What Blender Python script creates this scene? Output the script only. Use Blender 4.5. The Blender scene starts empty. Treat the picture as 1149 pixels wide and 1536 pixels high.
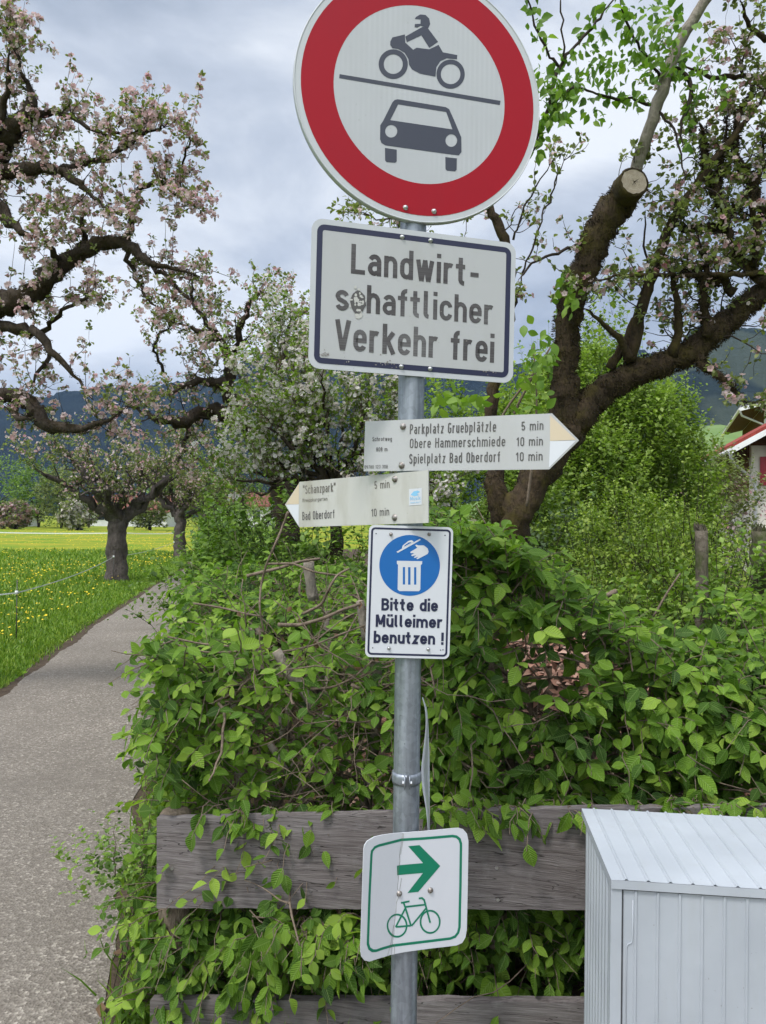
import bpy, bmesh, math, random
import numpy as np
from mathutils import Vector, Matrix
from mathutils.geometry import tessellate_polygon

SC = bpy.context.scene
R = math.radians
# ------------------------------------------------------------------ camera
FPX = 1154.0                      # focal length in pixels of the 1149x1536 frame
PHI = 0.0125
PIT = math.atan(10 / FPX)
CAM = np.array([0.0, 0.0, 1.6])
FW = np.array([0, math.cos(PIT), math.sin(PIT)])
RT = np.array([math.cos(PHI), 0, math.sin(PHI)])
UP = np.cross(RT, FW); UP /= np.linalg.norm(UP); RT = np.cross(FW, UP)
cd = bpy.data.cameras.new('camera'); cam = bpy.data.objects.new('camera', cd)
SC.collection.objects.link(cam)
cd.sensor_fit = 'VERTICAL'; cd.sensor_height = 36; cd.lens = FPX / 1536 * 36
cd.clip_start = 0.05; cd.clip_end = 12000
cam.matrix_world = Matrix([[RT[0], UP[0], -FW[0], CAM[0]], [RT[1], UP[1], -FW[1], CAM[1]],
                           [RT[2], UP[2], -FW[2], CAM[2]], [0, 0, 0, 1]])
SC.camera = cam
SC.render.resolution_x = 766; SC.render.resolution_y = 1024
# ------------------------------------------------------------------ light
SUN_EL, SUN_AZ = R(58), R(215)    # azimuth from +Y, clockwise: behind and to the left
W = bpy.data.worlds.new('World'); SC.world = W; W.use_nodes = True
wn = W.node_tree.nodes; wl = W.node_tree.links
bgn = wn['Background']; bgn.inputs[1].default_value = 0.1
sky = wn.new('ShaderNodeTexSky'); sky.sky_type = 'NISHITA'; sky.sun_disc = False
sky.sun_elevation = SUN_EL; sky.sun_rotation = SUN_AZ
tc = wn.new('ShaderNodeTexCoord')
mp = wn.new('ShaderNodeMapping'); mp.inputs['Scale'].default_value = (1.0, 1.0, 2.1)
mp.inputs['Location'].default_value = (0.3, 0.1, 0.25)
n1 = wn.new('ShaderNodeTexNoise'); n1.inputs['Scale'].default_value = 2.3; n1.inputs['Detail'].default_value = 8
n1.inputs['Roughness'].default_value = 0.52; n1.inputs['Distortion'].default_value = 0.25
rp = wn.new('ShaderNodeValToRGB'); e = rp.color_ramp.elements
e[0].position = 0.40; e[0].color = (3.2, 3.7, 4.5, 1)
e[1].position = 0.61; e[1].color = (8.0, 8.35, 8.8, 1)
ee = rp.color_ramp.elements.new(0.5); ee.color = (5.0, 5.5, 6.3, 1)
mx = wn.new('ShaderNodeMix'); mx.data_type = 'RGBA'; mx.inputs[0].default_value = 0.93
wl.new(tc.outputs['Generated'], mp.inputs[0]); wl.new(mp.outputs[0], n1.inputs['Vector'])
wl.new(n1.outputs[0], rp.inputs[0]); wl.new(sky.outputs[0], mx.inputs[6]); wl.new(rp.outputs[0], mx.inputs[7])
# the cloud is thinner towards the sun, behind the camera: brighter and more neutral there
dt = wn.new('ShaderNodeVectorMath'); dt.operation = 'DOT_PRODUCT'; wl.new(tc.outputs['Generated'], dt.inputs[0])
dt.inputs[1].default_value = (math.sin(SUN_AZ) * math.cos(R(62)), math.cos(SUN_AZ) * math.cos(R(62)), math.sin(R(62)))
mr = wn.new('ShaderNodeMapRange'); mr.interpolation_type = 'SMOOTHSTEP'
for i_, v_ in ((1, .25), (2, 1.0), (3, 0.0), (4, 1.0)): mr.inputs[i_].default_value = v_
wl.new(dt.outputs['Value'], mr.inputs[0])
br_ = wn.new('ShaderNodeMix'); br_.data_type = 'RGBA'; br_.inputs[6].default_value = (1, 1, 1, 1); br_.inputs[7].default_value = (3.9, 3.78, 3.6, 1)
wl.new(mr.outputs[0], br_.inputs[0])
ml = wn.new('ShaderNodeMix'); ml.data_type = 'RGBA'; ml.blend_type = 'MULTIPLY'; ml.inputs[0].default_value = 1.0
wl.new(mx.outputs[2], ml.inputs[6]); wl.new(br_.outputs[2], ml.inputs[7]); wl.new(ml.outputs[2], bgn.inputs[0])
sd = bpy.data.lights.new('sun', 'SUN'); sd.energy = 2.1; sd.angle = R(11); sd.color = (1, .975, .94)
so = bpy.data.objects.new('sun', sd); SC.collection.objects.link(so)
sv = Vector((math.sin(SUN_AZ) * math.cos(SUN_EL), math.cos(SUN_AZ) * math.cos(SUN_EL), math.sin(SUN_EL)))
so.rotation_euler = sv.to_track_quat('Z', 'Y').to_euler()
vs = SC.view_settings; vs.view_transform = 'Standard'; vs.look = 'None'; vs.exposure = 0.3; vs.gamma = 1
vs.use_curve_mapping = False
SC.cycles.max_bounces = 8; SC.cycles.diffuse_bounces = 4; SC.cycles.transmission_bounces = 4
SC.cycles.transparent_max_bounces = 4; SC.cycles.volume_bounces = 0; SC.cycles.use_denoising = True

# ------------------------------------------------------------------ helpers
def ray(px, py):
    return FW + RT * (px - 574.5) / FPX - UP * (py - 768) / FPX
def P(px, py, d):
    return CAM + ray(px, py) * d
def Pg(px, py, z=0.0):                                   # point of the ground seen at a pixel
    r = ray(px, py); return CAM + r * ((z - 1.6) / r[2])
def nrm(v):
    v = np.asarray(v, float); return v / (np.linalg.norm(v, axis=-1, keepdims=True) + 1e-9)

class MB:
    """collects polygons (numpy) and builds one mesh object"""
    def __init__(s): s.v = []; s.l = []; s.t = []; s.uv = []; s.a = []; s.n = 0
    def add(s, v, faces, uv=None, tint=None):
        v = np.asarray(v, float).reshape(-1, 3)
        for f in faces: s.l.append(np.asarray(f, np.int32) + s.n); s.t.append(np.array([len(f)], np.int32))
        s._fin(v, uv, tint)
    def addq(s, v, fl, k, uv=None, tint=None):           # uniform faces (m,k)
        v = np.asarray(v, float).reshape(-1, 3); fl = np.asarray(fl, np.int32)
        s.l.append(fl.ravel() + s.n); s.t.append(np.full(len(fl), k, np.int32)); s._fin(v, uv, tint)
    def _fin(s, v, uv, tint):
        s.v.append(v); s.n += len(v)
        s.uv.append(np.zeros((len(v), 2)) if uv is None else np.asarray(uv, float).reshape(-1, 2))
        s.a.append(np.zeros(len(v)) if tint is None else np.broadcast_to(np.asarray(tint, float), (len(v),)))
    def build(s, name, mat, parent=None, smooth=True, **kw):
        me = bpy.data.meshes.new(name)
        v = np.concatenate(s.v); l = np.concatenate(s.l); t = np.concatenate(s.t)
        off = np.zeros(3)
        me.vertices.add(len(v)); me.vertices.foreach_set('co', v.astype(np.float32).ravel())
        me.loops.add(len(l)); me.loops.foreach_set('vertex_index', l)
        me.polygons.add(len(t)); st = np.zeros(len(t), np.int32); st[1:] = np.cumsum(t)[:-1]
        me.polygons.foreach_set('loop_start', st); me.polygons.foreach_set('loop_total', t)
        me.polygons.foreach_set('use_smooth', np.full(len(t), bool(smooth)))
        uvl = me.uv_layers.new(name='UVMap'); uv = np.concatenate(s.uv)
        uvl.data.foreach_set('uv', uv[l].astype(np.float32).ravel())
        at = me.attributes.new('tint', 'FLOAT', 'POINT'); at.data.foreach_set('value', np.concatenate(s.a).astype(np.float32))
        me.update(calc_edges=True); me.validate()
        o = bpy.data.objects.new(name, me); SC.collection.objects.link(o)
        me.materials.append(mat)
        if parent is not None: o.parent = parent
        tag(o, **kw)
        return o
    # -- shapes
    def box(s, o, ax, ay, az, taper=None):               # corner o and three edge vectors
        o, ax, ay, az = [np.asarray(x, float) for x in (o, ax, ay, az)]
        v = [o, o + ax, o + ax + ay, o + ay, o + az, o + ax + az, o + ax + ay + az, o + ay + az]
        s.add(v, [(0, 3, 2, 1), (4, 5, 6, 7), (0, 1, 5, 4), (1, 2, 6, 5), (2, 3, 7, 6), (3, 0, 4, 7)])
    def tube(s, pts, rad, sides=7, cap=True, rough=0.0, rng=None, tint=0.0):
        pts = np.asarray(pts, float); n = len(pts); rad = np.broadcast_to(np.asarray(rad, float), (n,))
        tg = nrm(np.gradient(pts, axis=0))
        ref = np.array([0, 0, 1.0]) if abs(tg[0][2]) < .9 else np.array([1.0, 0, 0])
        a = np.zeros((n, 3)); x = nrm(np.cross(ref, tg[0]))
        for i in range(n):
            x = x - tg[i] * (x @ tg[i]); x = x / (np.linalg.norm(x) + 1e-9); a[i] = x
        b = np.cross(tg, a); th = np.linspace(0, 2 * np.pi, sides, endpoint=False)
        rr = rad[:, None] * np.ones((n, sides))
        if rough and rng is not None: rr = rr * (1 + rng.normal(0, rough, rr.shape))
        v = pts[:, None] + rr[..., None] * (np.cos(th)[None, :, None] * a[:, None] + np.sin(th)[None, :, None] * b[:, None])
        i = np.arange(n - 1)[:, None] * sides; j = np.arange(sides)[None]; j2 = (j + 1) % sides
        f = np.stack([i + j, i + j2, i + sides + j2, i + sides + j], -1).reshape(-1, 4)
        L = np.concatenate([[0], np.cumsum(np.linalg.norm(np.diff(pts, axis=0), axis=1))])
        uv = np.stack(np.broadcast_arrays(th[None] / 6.283, L[:, None]), -1)
        if cap:
            base = s.n
            s.addq(v, f, 4, uv, tint)
            s.l.append(np.arange(sides, dtype=np.int32)[::-1] + base); s.t.append(np.array([sides], np.int32))
            s.l.append(np.arange(sides, dtype=np.int32) + base + (n - 1) * sides); s.t.append(np.array([sides], np.int32))
        else: s.addq(v, f, 4, uv, tint)
    def leaves(s, tpl, Pp, D, N, size, tint, wid=1.0):
        tv, tf, tuv = tpl; m = len(Pp)
        if m == 0: return
        D = nrm(D); N = nrm(N - D * np.sum(N * D, 1, keepdims=True)); Y = np.cross(N, D)
        size = np.broadcast_to(size, (m,)); wid = np.broadcast_to(wid, (m,))
        v = Pp[:, None] + size[:, None, None] * (tv[None, :, 0:1] * D[:, None] + tv[None, :, 1:2] * (Y * wid[:, None])[:, None] + tv[None, :, 2:3] * N[:, None])
        k = len(tv); base = (np.arange(m) * k)[:, None]
        s_n = s.n; uv = np.tile(tuv, (m, 1)); ti = np.repeat(np.broadcast_to(tint, (m,)), k)
        quads = np.array([f for f in tf if len(f) == 4]); tris = np.array([f for f in tf if len(f) == 3])
        for arr, kk in ((quads, 4), (tris, 3)):
            if len(arr):
                s.l.append((base[:, None] + arr[None]).reshape(-1).astype(np.int32) + s_n)
                s.t.append(np.full(m * len(arr), kk, np.int32))
        s._fin(v.reshape(-1, 3), uv, ti)

def tag(o, label=None, cat=None, group=None, kind=None):
    if label: o['label'] = label
    if cat: o['category'] = cat
    if group: o['group'] = group
    if kind: o['kind'] = kind
def thing(name, loc, label, cat, group=None):
    o = bpy.data.objects.new(name, None); SC.collection.objects.link(o)
    o.empty_display_size = .1
    tag(o, label, cat, group); return o
def settle(root, loc):
    """put a thing's empty at its base without moving its parts (parts are in world coordinates)"""
    loc = Vector(loc); root.location = loc
    for c in root.children:
        c.matrix_parent_inverse = Matrix.Translation(-loc)
# ------------------------------------------------------------------ materials
class NT:
    def __init__(s, name):
        s.m = bpy.data.materials.new(name); s.m.use_nodes = True
        s.n = s.m.node_tree.nodes; s.lk = s.m.node_tree.links
        s.p = s.n['Principled BSDF']; s.out = s.n['Material Output']
    def nd(s, typ, inp=None, **attr):
        x = s.n.new(typ)
        for k, v in attr.items(): setattr(x, k, v)
        for k, v in (inp or {}).items():
            if hasattr(v, 'is_output') or isinstance(v, bpy.types.NodeSocket): s.lk.new(v, x.inputs[k])
            else: x.inputs[k].default_value = v
        return x
    def noise(s, vec, scale, detail=4, rough=.55, dist=0):
        return s.nd('ShaderNodeTexNoise', {'Vector': vec, 'Scale': scale, 'Detail': detail, 'Roughness': rough, 'Distortion': dist}).outputs[0]
    def vor(s, vec, scale, out='Distance'):
        return s.nd('ShaderNodeTexVoronoi', {'Vector': vec, 'Scale': scale}).outputs[out]
    def math(s, op, a, b=0.0, c=None):
        d = {0: a, 1: b}
        if c is not None: d[2] = c
        return s.nd('ShaderNodeMath', d, operation=op).outputs[0]
    def ramp(s, fac, stops):
        x = s.nd('ShaderNodeValToRGB', {0: fac}); r = x.color_ramp
        while len(r.elements) < len(stops): r.elements.new(.5)
        for e_, (p_, c_) in zip(r.elements, stops): e_.position = p_; e_.color = (*c_, 1) if len(c_) == 3 else c_
        return x.outputs[0]
    def mix(s, f, a, b, mode='MIX'):
        x = s.nd('ShaderNodeMix', data_type='RGBA', blend_type=mode)
        for i, v in ((0, f), (6, a), (7, b)):
            if isinstance(v, bpy.types.NodeSocket): s.lk.new(v, x.inputs[i])
            elif i == 0: x.inputs[0].default_value = v
            else: x.inputs[i].default_value = (*v, 1) if len(v) == 3 else v
        return x.outputs[2]
    def obj(s): return s.nd('ShaderNodeTexCoord').outputs['Object']
    def pos(s): return s.nd('ShaderNodeNewGeometry').outputs['Position']
    def uv(s): return s.nd('ShaderNodeTexCoord').outputs['UV']
    def tint(s): return s.nd('ShaderNodeAttribute', attribute_name='tint').outputs['Fac']
    def scl(s, vec, sc): return s.nd('ShaderNodeMapping', {0: vec, 'Scale': sc}).outputs[0]
    def set(s, col=None, rough=None, metal=None, spec=None, bump=None, bs=.3, bd=.01):
        for k, v in (('Base Color', col), ('Roughness', rough), ('Metallic', metal), ('Specular IOR Level', spec)):
            if v is None: continue
            if isinstance(v, bpy.types.NodeSocket): s.lk.new(v, s.p.inputs[k])
            else: s.p.inputs[k].default_value = (*v, 1) if (k == 'Base Color' and len(v) == 3) else v
        if bump is not None:
            b = s.nd('ShaderNodeBump', {'Height': bump, 'Strength': bs, 'Distance': bd}); s.lk.new(b.outputs[0], s.p.inputs['Normal'])
        return s.m
    def translucent(s, col, f):
        t = s.nd('ShaderNodeBsdfTranslucent'); m = s.nd('ShaderNodeMixShader', {0: f, 1: s.p.outputs[0], 2: t.outputs[0]})
        if isinstance(col, bpy.types.NodeSocket): s.lk.new(col, t.inputs[0])
        else: t.inputs[0].default_value = (*col, 1)
        s.lk.new(m.outputs[0], s.out.inputs[0]); return s.m

def leaf_mat(name, stops, veins=True, trans=.32, rough=.5, nv=9.0, tboost=(1.15, 1.3, .6), spec=.35):
    t = NT(name); ti = t.tint(); col = t.ramp(ti, stops)
    col = t.mix(t.math('MULTIPLY', t.noise(t.pos(), 3.0, 3), .28), col, (.05, .075, .02))
    if veins:
        xy = t.nd('ShaderNodeSeparateXYZ', {0: t.uv()})
        av = t.math('ABSOLUTE', t.math('SUBTRACT', xy.outputs[1], .5))
        w = t.math('SUBTRACT', xy.outputs[0], t.math('MULTIPLY', av, .75))
        sn = t.math('SINE', t.math('MULTIPLY', w, nv * 6.283))
        lines = t.math('POWER', t.math('MULTIPLY_ADD', sn, .5, .5), 5.0)
        mid = t.math('LESS_THAN', av, .022)
        lm = t.math('MAXIMUM', t.math('MULTIPLY', lines, .35), t.math('MULTIPLY', mid, .7))
        col = t.mix(lm, col, t.mix(.5, col, (.26, .36, .12)))
        t.set(col, rough, spec=spec, bump=sn, bs=.55, bd=.002)
    else: t.set(col, rough, spec=spec)
    tcx = t.mix(1.0, col, (*tboost, 1), 'MULTIPLY')
    return t.translucent(tcx, trans)

def bark_mat(name, dark, light, moss=None, mossf=.5, scale=1.0):
    t = NT(name); p = t.pos()
    a = t.noise(p, 14 * scale, 8, .65); b = t.noise(t.scl(p, (60 * scale, 60 * scale, 16 * scale)), 1, 5, .6)
    col = t.mix(t.ramp(t.math('ADD', t.math('MULTIPLY', a, .6), t.math('MULTIPLY', b, .4)), [(.3, (0, 0, 0)), (.7, (1, 1, 1))]), dark, light)
    if moss: col = t.mix(t.ramp(t.noise(p, 6 * scale, 6, .6), [(mossf - .06, (0, 0, 0)), (mossf + .1, (1, 1, 1))]), col, moss)
    return t.set(col, .9, spec=.2, bump=t.math('ADD', a, b), bs=.9, bd=.02 / scale)

def noisy(name, c1, c2, scale, rough=.7, bs=0.0, bd=.003, metal=0, detail=5, spec=.4):
    t = NT(name); f = t.noise(t.obj(), scale, detail)
    return t.set(t.mix(t.ramp(f, [(.35, (0, 0, 0)), (.68, (1, 1, 1))]), c1, c2), rough, metal, spec, bump=f if bs else None, bs=bs, bd=bd)

def white_sheet(name, base, stain, stripes=False, amount=.35, rough=.4):
    t = NT(name); o = t.obj()
    f = t.noise(t.scl(o, (9, 9, 3)), 1.0, 6, .6); g = t.noise(o, 90, 3)
    col = t.mix(t.math('MULTIPLY', t.ramp(f, [(.48, (0, 0, 0)), (.78, (1, 1, 1))]), amount), base, stain)
    col = t.mix(t.ramp(g, [(.70, (0, 0, 0)), (.76, (.5, .5, .5))]), col, stain)
    if stripes:
        x = t.nd('ShaderNodeSeparateXYZ', {0: o}).outputs[0]
        st = t.math('SINE', t.math('MULTIPLY', x, 520.0))
        st = t.math('MULTIPLY', t.math('GREATER_THAN', st, .1), t.ramp(t.noise(o, 7, 2), [(.35, (.0, .0, .0)), (.7, (.35, .35, .35))]))
        col = t.mix(st, col, tuple(c * 1.18 for c in base))
    return t.set(col, rough, spec=.45)

M = {}
M['sign_white'] = white_sheet('sign_white', (.40, .405, .42), (.30, .30, .30), True)
M['sign_rim'] = white_sheet('sign_rim', (.45, .46, .475), (.30, .31, .31), False, .3)
M['sign_grey'] = white_sheet('sign_grey', (.395, .395, .395), (.32, .31, .29), False, .5)
M['sign_old'] = white_sheet('sign_old', (.44, .43, .40), (.26, .24, .18), False, .8)
M['sign_clean'] = white_sheet('sign_clean', (.52, .53, .56), (.42, .42, .44), False, .3, .3)
M['sign_yellow'] = white_sheet('sign_yellow', (.52, .43, .31), (.44, .37, .27), False, .4)
M['sign_tip'] = white_sheet('sign_tip', (.55, .56, .59), (.42, .42, .42), False, .3)
M['red'] = white_sheet('red_film', (.30, .003, .012), (.25, .006, .016), False, .6, .5); M['red'].node_tree.nodes['Principled BSDF'].inputs['Specular IOR Level'].default_value = .2
M['ink'] = white_sheet('dark_ink', (.032, .036, .055), (.045, .047, .06), False, .5, .4)
M['navy'] = white_sheet('navy_ink', (.012, .014, .045), (.02, .022, .05), False, .4, .4)
M['blue'] = white_sheet('blue_film', (.004, .10, .33), (.008, .11, .33), False, .5, .4)
M['green'] = white_sheet('green_film', (.002, .155, .085), (.008, .17, .10), False, .5, .4)
M['thin_ink'] = white_sheet('thin_ink', (.075, .07, .068), (.13, .12, .11), False, .6, .5)
M['brown_ink'] = white_sheet('worn_ink', (.10, .09, .075), (.22, .2, .17), False, .8, .5)
M['sky_ink'] = white_sheet('pale_blue_ink', (.18, .42, .62), (.3, .5, .6), False, .6, .5)
M['crack'] = noisy('crack', (.10, .10, .07), (.25, .25, .2), 40)
def faded():
    t = NT('faded_ink'); o = t.obj(); z = t.nd('ShaderNodeSeparateXYZ', {0: o}).outputs[2]
    sc = t.noise(t.scl(o, (1.5, 1.5, 260)), 1.0, 2); big = t.noise(t.scl(o, (7, 7, 4)), 1.0, 3)
    f = t.math('ADD', t.math('MULTIPLY', sc, .45), t.math('MULTIPLY', big, .75))
    col = t.ramp(f, [(.42, (.028, .022, .022)), (.62, (.07, .063, .063)), (.85, (.16, .155, .155))])
    return t.set(col, .5)
M['faded'] = faded()
def galv():
    t = NT('galvanised_steel'); o = t.obj()
    a = t.noise(t.scl(o, (60, 60, 5)), 1, 5, .6); b = t.vor(o, 90, 'Color')
    c = t.noise(o, 110, 4, .7)
    col = t.mix(t.ramp(a, [(.3, (0, 0, 0)), (.7, (1, 1, 1))]), (.15, .165, .19), (.30, .325, .36))
    bw = t.nd('ShaderNodeRGBToBW', {0: b}).outputs[0]; col = t.mix(.16, col, bw, 'OVERLAY')
    col = t.mix(t.ramp(c, [(.66, (0, 0, 0)), (.72, (.8, .8, .8))]), col, (.09, .10, .12))
    return t.set(col, t.ramp(a, [(.3, (.36, .36, .36)), (.8, (.55, .55, .55))]), .55, .5, bump=a, bs=.08, bd=.002)
M['galv'] = galv()
M['bolt'] = noisy('bolt_steel', (.35, .35, .34), (.55, .55, .55), 200, .3, metal=.9)
M['rust_bolt'] = noisy('dull_bolt', (.16, .13, .11), (.35, .33, .31), 200, .45, metal=.7)
def wood():
    t = NT('weathered_board'); o = t.obj()
    wv = t.nd('ShaderNodeTexNoise', {'Vector': t.scl(o, (2.0, 2, 7)), 'Scale': 1.0, 'Detail': 3}).outputs[1]
    ow = t.nd('ShaderNodeMix', {0: .045, 4: o, 5: wv}, data_type='VECTOR').outputs[1]
    g = t.noise(t.scl(ow, (1.5, 40, 90)), 1.0, 8, .66, .3); k = t.noise(t.scl(ow, (5, 120, 420)), 1, 4, .6)
    big = t.noise(t.scl(o, (2.2, 5, 9)), 1, 4); blot = t.noise(o, 26, 5, .65)
    col = t.ramp(t.math('ADD', t.math('MULTIPLY', g, .55), t.math('MULTIPLY', k, .45)),
                 [(.32, (.055, .045, .043)), (.45, (.125, .108, .105)), (.58, (.185, .165, .16)), (.75, (.28, .255, .245))])
    col = t.mix(t.math('MULTIPLY', t.ramp(big, [(.45, (0, 0, 0)), (.68, (1, 1, 1))]), .4), col, (.12, .098, .088))
    col = t.mix(t.ramp(blot, [(.56, (0, 0, 0)), (.75, (.5, .5, .5))]), col, (.22, .205, .20))
    ck = t.noise(t.scl(ow, (1.1, 30, 46)), 1.0, 2, .4); cl = t.math('LESS_THAN', t.math('ABSOLUTE', t.math('SUBTRACT', ck, .56)), .0045)
    col = t.mix(t.math('MULTIPLY', cl, .8), col, (.02, .016, .014))
    return t.set(col, .85, spec=.2, bump=t.math('SUBTRACT', t.math('ADD', g, k), t.math('MULTIPLY', cl, 1.5)), bs=.6, bd=.004)
M['board'] = wood()
M['post_wood'] = bark_mat('post_wood', (.10, .075, .055), (.24, .19, .14), None, scale=1.6)
M['bark'] = bark_mat('apple_bark', (.022, .016, .012), (.085, .066, .05), (.03, .021, .009), .52)
M['meadow_bark'] = bark_mat('meadow_bark', (.035, .028, .024), (.15, .125, .11), None, scale=.5)
M['stump_bark'] = bark_mat('stump_bark', (.06, .048, .036), (.20, .17, .13), (.06, .07, .025), .52, 1.5)
M['moss_bark'] = bark_mat('mossy_bark', (.012, .009, .006), (.085, .058, .034), (.065, .05, .014), .56)
M['grey_bark'] = bark_mat('grey_bark', (.12, .10, .08), (.33, .29, .24), (.10, .10, .05), .64, 1.5)
M['twig'] = bark_mat('twig_bark', (.085, .062, .045), (.26, .20, .15), None, scale=3)
M['dark_twig'] = bark_mat('dark_twig_bark', (.018, .013, .01), (.06, .045, .034), None, scale=3)
M['moss'] = noisy('hanging_moss', (.016, .010, .005), (.06, .042, .014), 30, 1)
M['cut'] = noisy('cut_wood', (.30, .235, .17), (.42, .35, .27), 40, .8, .2); M['ring'] = noisy('growth_ring', (.22, .165, .12), (.32, .26, .2), 60, .85)
HB = [(0, (.024, .066, .009)), (.3, (.070, .155, .014)), (.62, (.155, .285, .023)), (1, (.31, .45, .06))]
M['hornbeam'] = leaf_mat('hornbeam_leaf', HB, spec=.22, rough=.55, trans=.36)
M['hedge_far'] = leaf_mat('hedge_leaf', HB, False)
M['apple_leaf'] = leaf_mat('apple_leaf', [(0, (.10, .12, .045)), (.5, (.19, .22, .08)), (1, (.29, .32, .12))], False, .42)
M['big_leaf'] = leaf_mat('young_leaf', [(0, (.07, .15, .02)), (.5, (.15, .27, .03)), (1, (.26, .38, .06))], False, .42)
M['shrub_leaf'] = leaf_mat('shrub_leaf', [(0, (.06, .12, .015)), (.5, (.14, .24, .03)), (1, (.25, .36, .06))], False)
M['fresh_leaf'] = leaf_mat('fresh_leaf', [(0, (.10, .16, .025)), (.5, (.20, .30, .045)), (1, (.33, .43, .09))], False, .4)
M['lime_leaf'] = leaf_mat('lime_leaf', [(0, (.10, .17, .02)), (.5, (.20, .30, .03)), (1, (.34, .42, .07))], False)
M['dark_leaf'] = leaf_mat('dark_leaf', [(0, (.025, .05, .014)), (1, (.07, .12, .03))], False)
M['brown_leaf'] = leaf_mat('dry_leaf', [(0, (.07, .035, .018)), (.6, (.16, .085, .045)), (1, (.26, .16, .09))], False, .15, .7, tboost=(1, 1, 1))
M['petal'] = leaf_mat('blossom_petal', [(0, (.52, .24, .27)), (.35, (.70, .48, .49)), (1, (.82, .72, .72))], False, .5, .6, tboost=(1, .95, .95))
M['white_petal'] = leaf_mat('white_petal', [(0, (.72, .62, .58)), (1, (.88, .86, .82))], False, .5, .6, tboost=(1, 1, 1))
M['grass'] = leaf_mat('grass_blade', [(0, (.07, .15, .012)), (.5, (.17, .29, .022)), (1, (.31, .39, .06))], False, .3, .5)
M['dandelion'] = leaf_mat('dandelion_head', [(0, (.62, .42, .01)), (1, (.78, .60, .02))], False, .1, .7, tboost=(1, 1, 1))

# ------------------------------------------------------------------ leaf templates
def ovate(ws, fold=.22, droop=.16, curl=0.0):
    n = len(ws); ts = np.linspace(0, 1, n); v = []; uv = []; f = []
    for t_, w in zip(ts, ws):
        z = -droop * t_ * t_
        v += [(t_, 0, z)]; uv += [(t_, .5)]
        if w > 0:
            v += [(t_ + .02, w, z + fold * w), (t_ + .02, -w, z + fold * w)]; uv += [(t_, .5 + w), (t_, .5 - w)]
    idx = []; k = 0
    for w in ws:
        idx.append((k, k + 1, k + 2) if w > 0 else (k, None, None)); k += 3 if w > 0 else 1
    for i in range(n - 1):
        a, b = idx[i], idx[i + 1]
        for s_, q in ((1, 0), (2, 1)):
            pts = [a[0], b[0]] + ([b[s_]] if b[s_] is not None else []) + ([a[s_]] if a[s_] is not None else [])
            f.append(tuple(pts if q else pts[::-1]))
    return np.array(v, float), f, np.array(uv, float)
T_HORN = ovate([0, .19, .285, .30, .245, .13, 0])
HORNS = [T_HORN, ovate([0, .17, .265, .28, .225, .115, 0], .5, .34), ovate([0, .21, .31, .325, .26, .14, 0], .12, .05)]
T_HORN2 = ovate([0, .27, .33, .18, 0], .3, .30)
T_LEAF = ovate([0, .30, .27, 0], .3, .2)
T_LOW = ovate([0, .32, 0], .35, .1)
T_BLADE = (np.array([(0, .045, 0), (0, -.045, 0), (.55, -.035, .05), (.55, .035, .05), (1, 0, .22)], float), [(0, 1, 2, 3), (3, 2, 4)],
           np.array([(0, 0), (0, 1), (.5, 1), (.5, 0), (1, .5)], float))
def flower_tpl(cup=.25, n=5):
    v = []; f = []; uv = []
    for k in range(n):
        a = k * 2 * np.pi / n; c = np.array([np.cos(a), np.sin(a)]); q = np.array([-c[1], c[0]]); b = len(v)
        for rr, ww, zz in ((.03, 0, 0), (.32, .24, cup * .6), (.5, 0, cup), (.32, -.24, cup * .6)):
            pp = c * rr + q * ww; v.append((zz, pp[0], pp[1])); uv.append((rr * 2, .5))
        f.append((b, b + 1, b + 2, b + 3))
    return np.array(v, float), f, np.array(uv, float)
T_FLOWER = flower_tpl(); T_DISC = (lambda: (np.array([(0, .5 * np.cos(a), .5 * np.sin(a)) for a in np.arange(6) * np.pi / 3]), [(0, 1, 2), (0, 2, 3), (0, 3, 4), (0, 4, 5)], np.zeros((6, 2))))()

def rvec(rng, n): return nrm(rng.normal(0, 1, (n, 3)))
def smooth_path(pts, rad, step):
    pts = np.asarray(pts, float); rad = np.asarray(rad, float)
    d = np.concatenate([[0], np.cumsum(np.linalg.norm(np.diff(pts, axis=0), axis=1))])
    n = max(3, int(d[-1] / step) + 1); q = np.linspace(0, d[-1], n)
    pp = np.stack([np.interp(q, d, pts[:, k]) for k in range(3)], 1); rr = np.interp(q, d, rad)
    for _ in range(3):
        m = pp.copy(); m[1:-1] = .25 * pp[:-2] + .5 * pp[1:-1] + .25 * pp[2:]; pp = m
    return pp, rr

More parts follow.
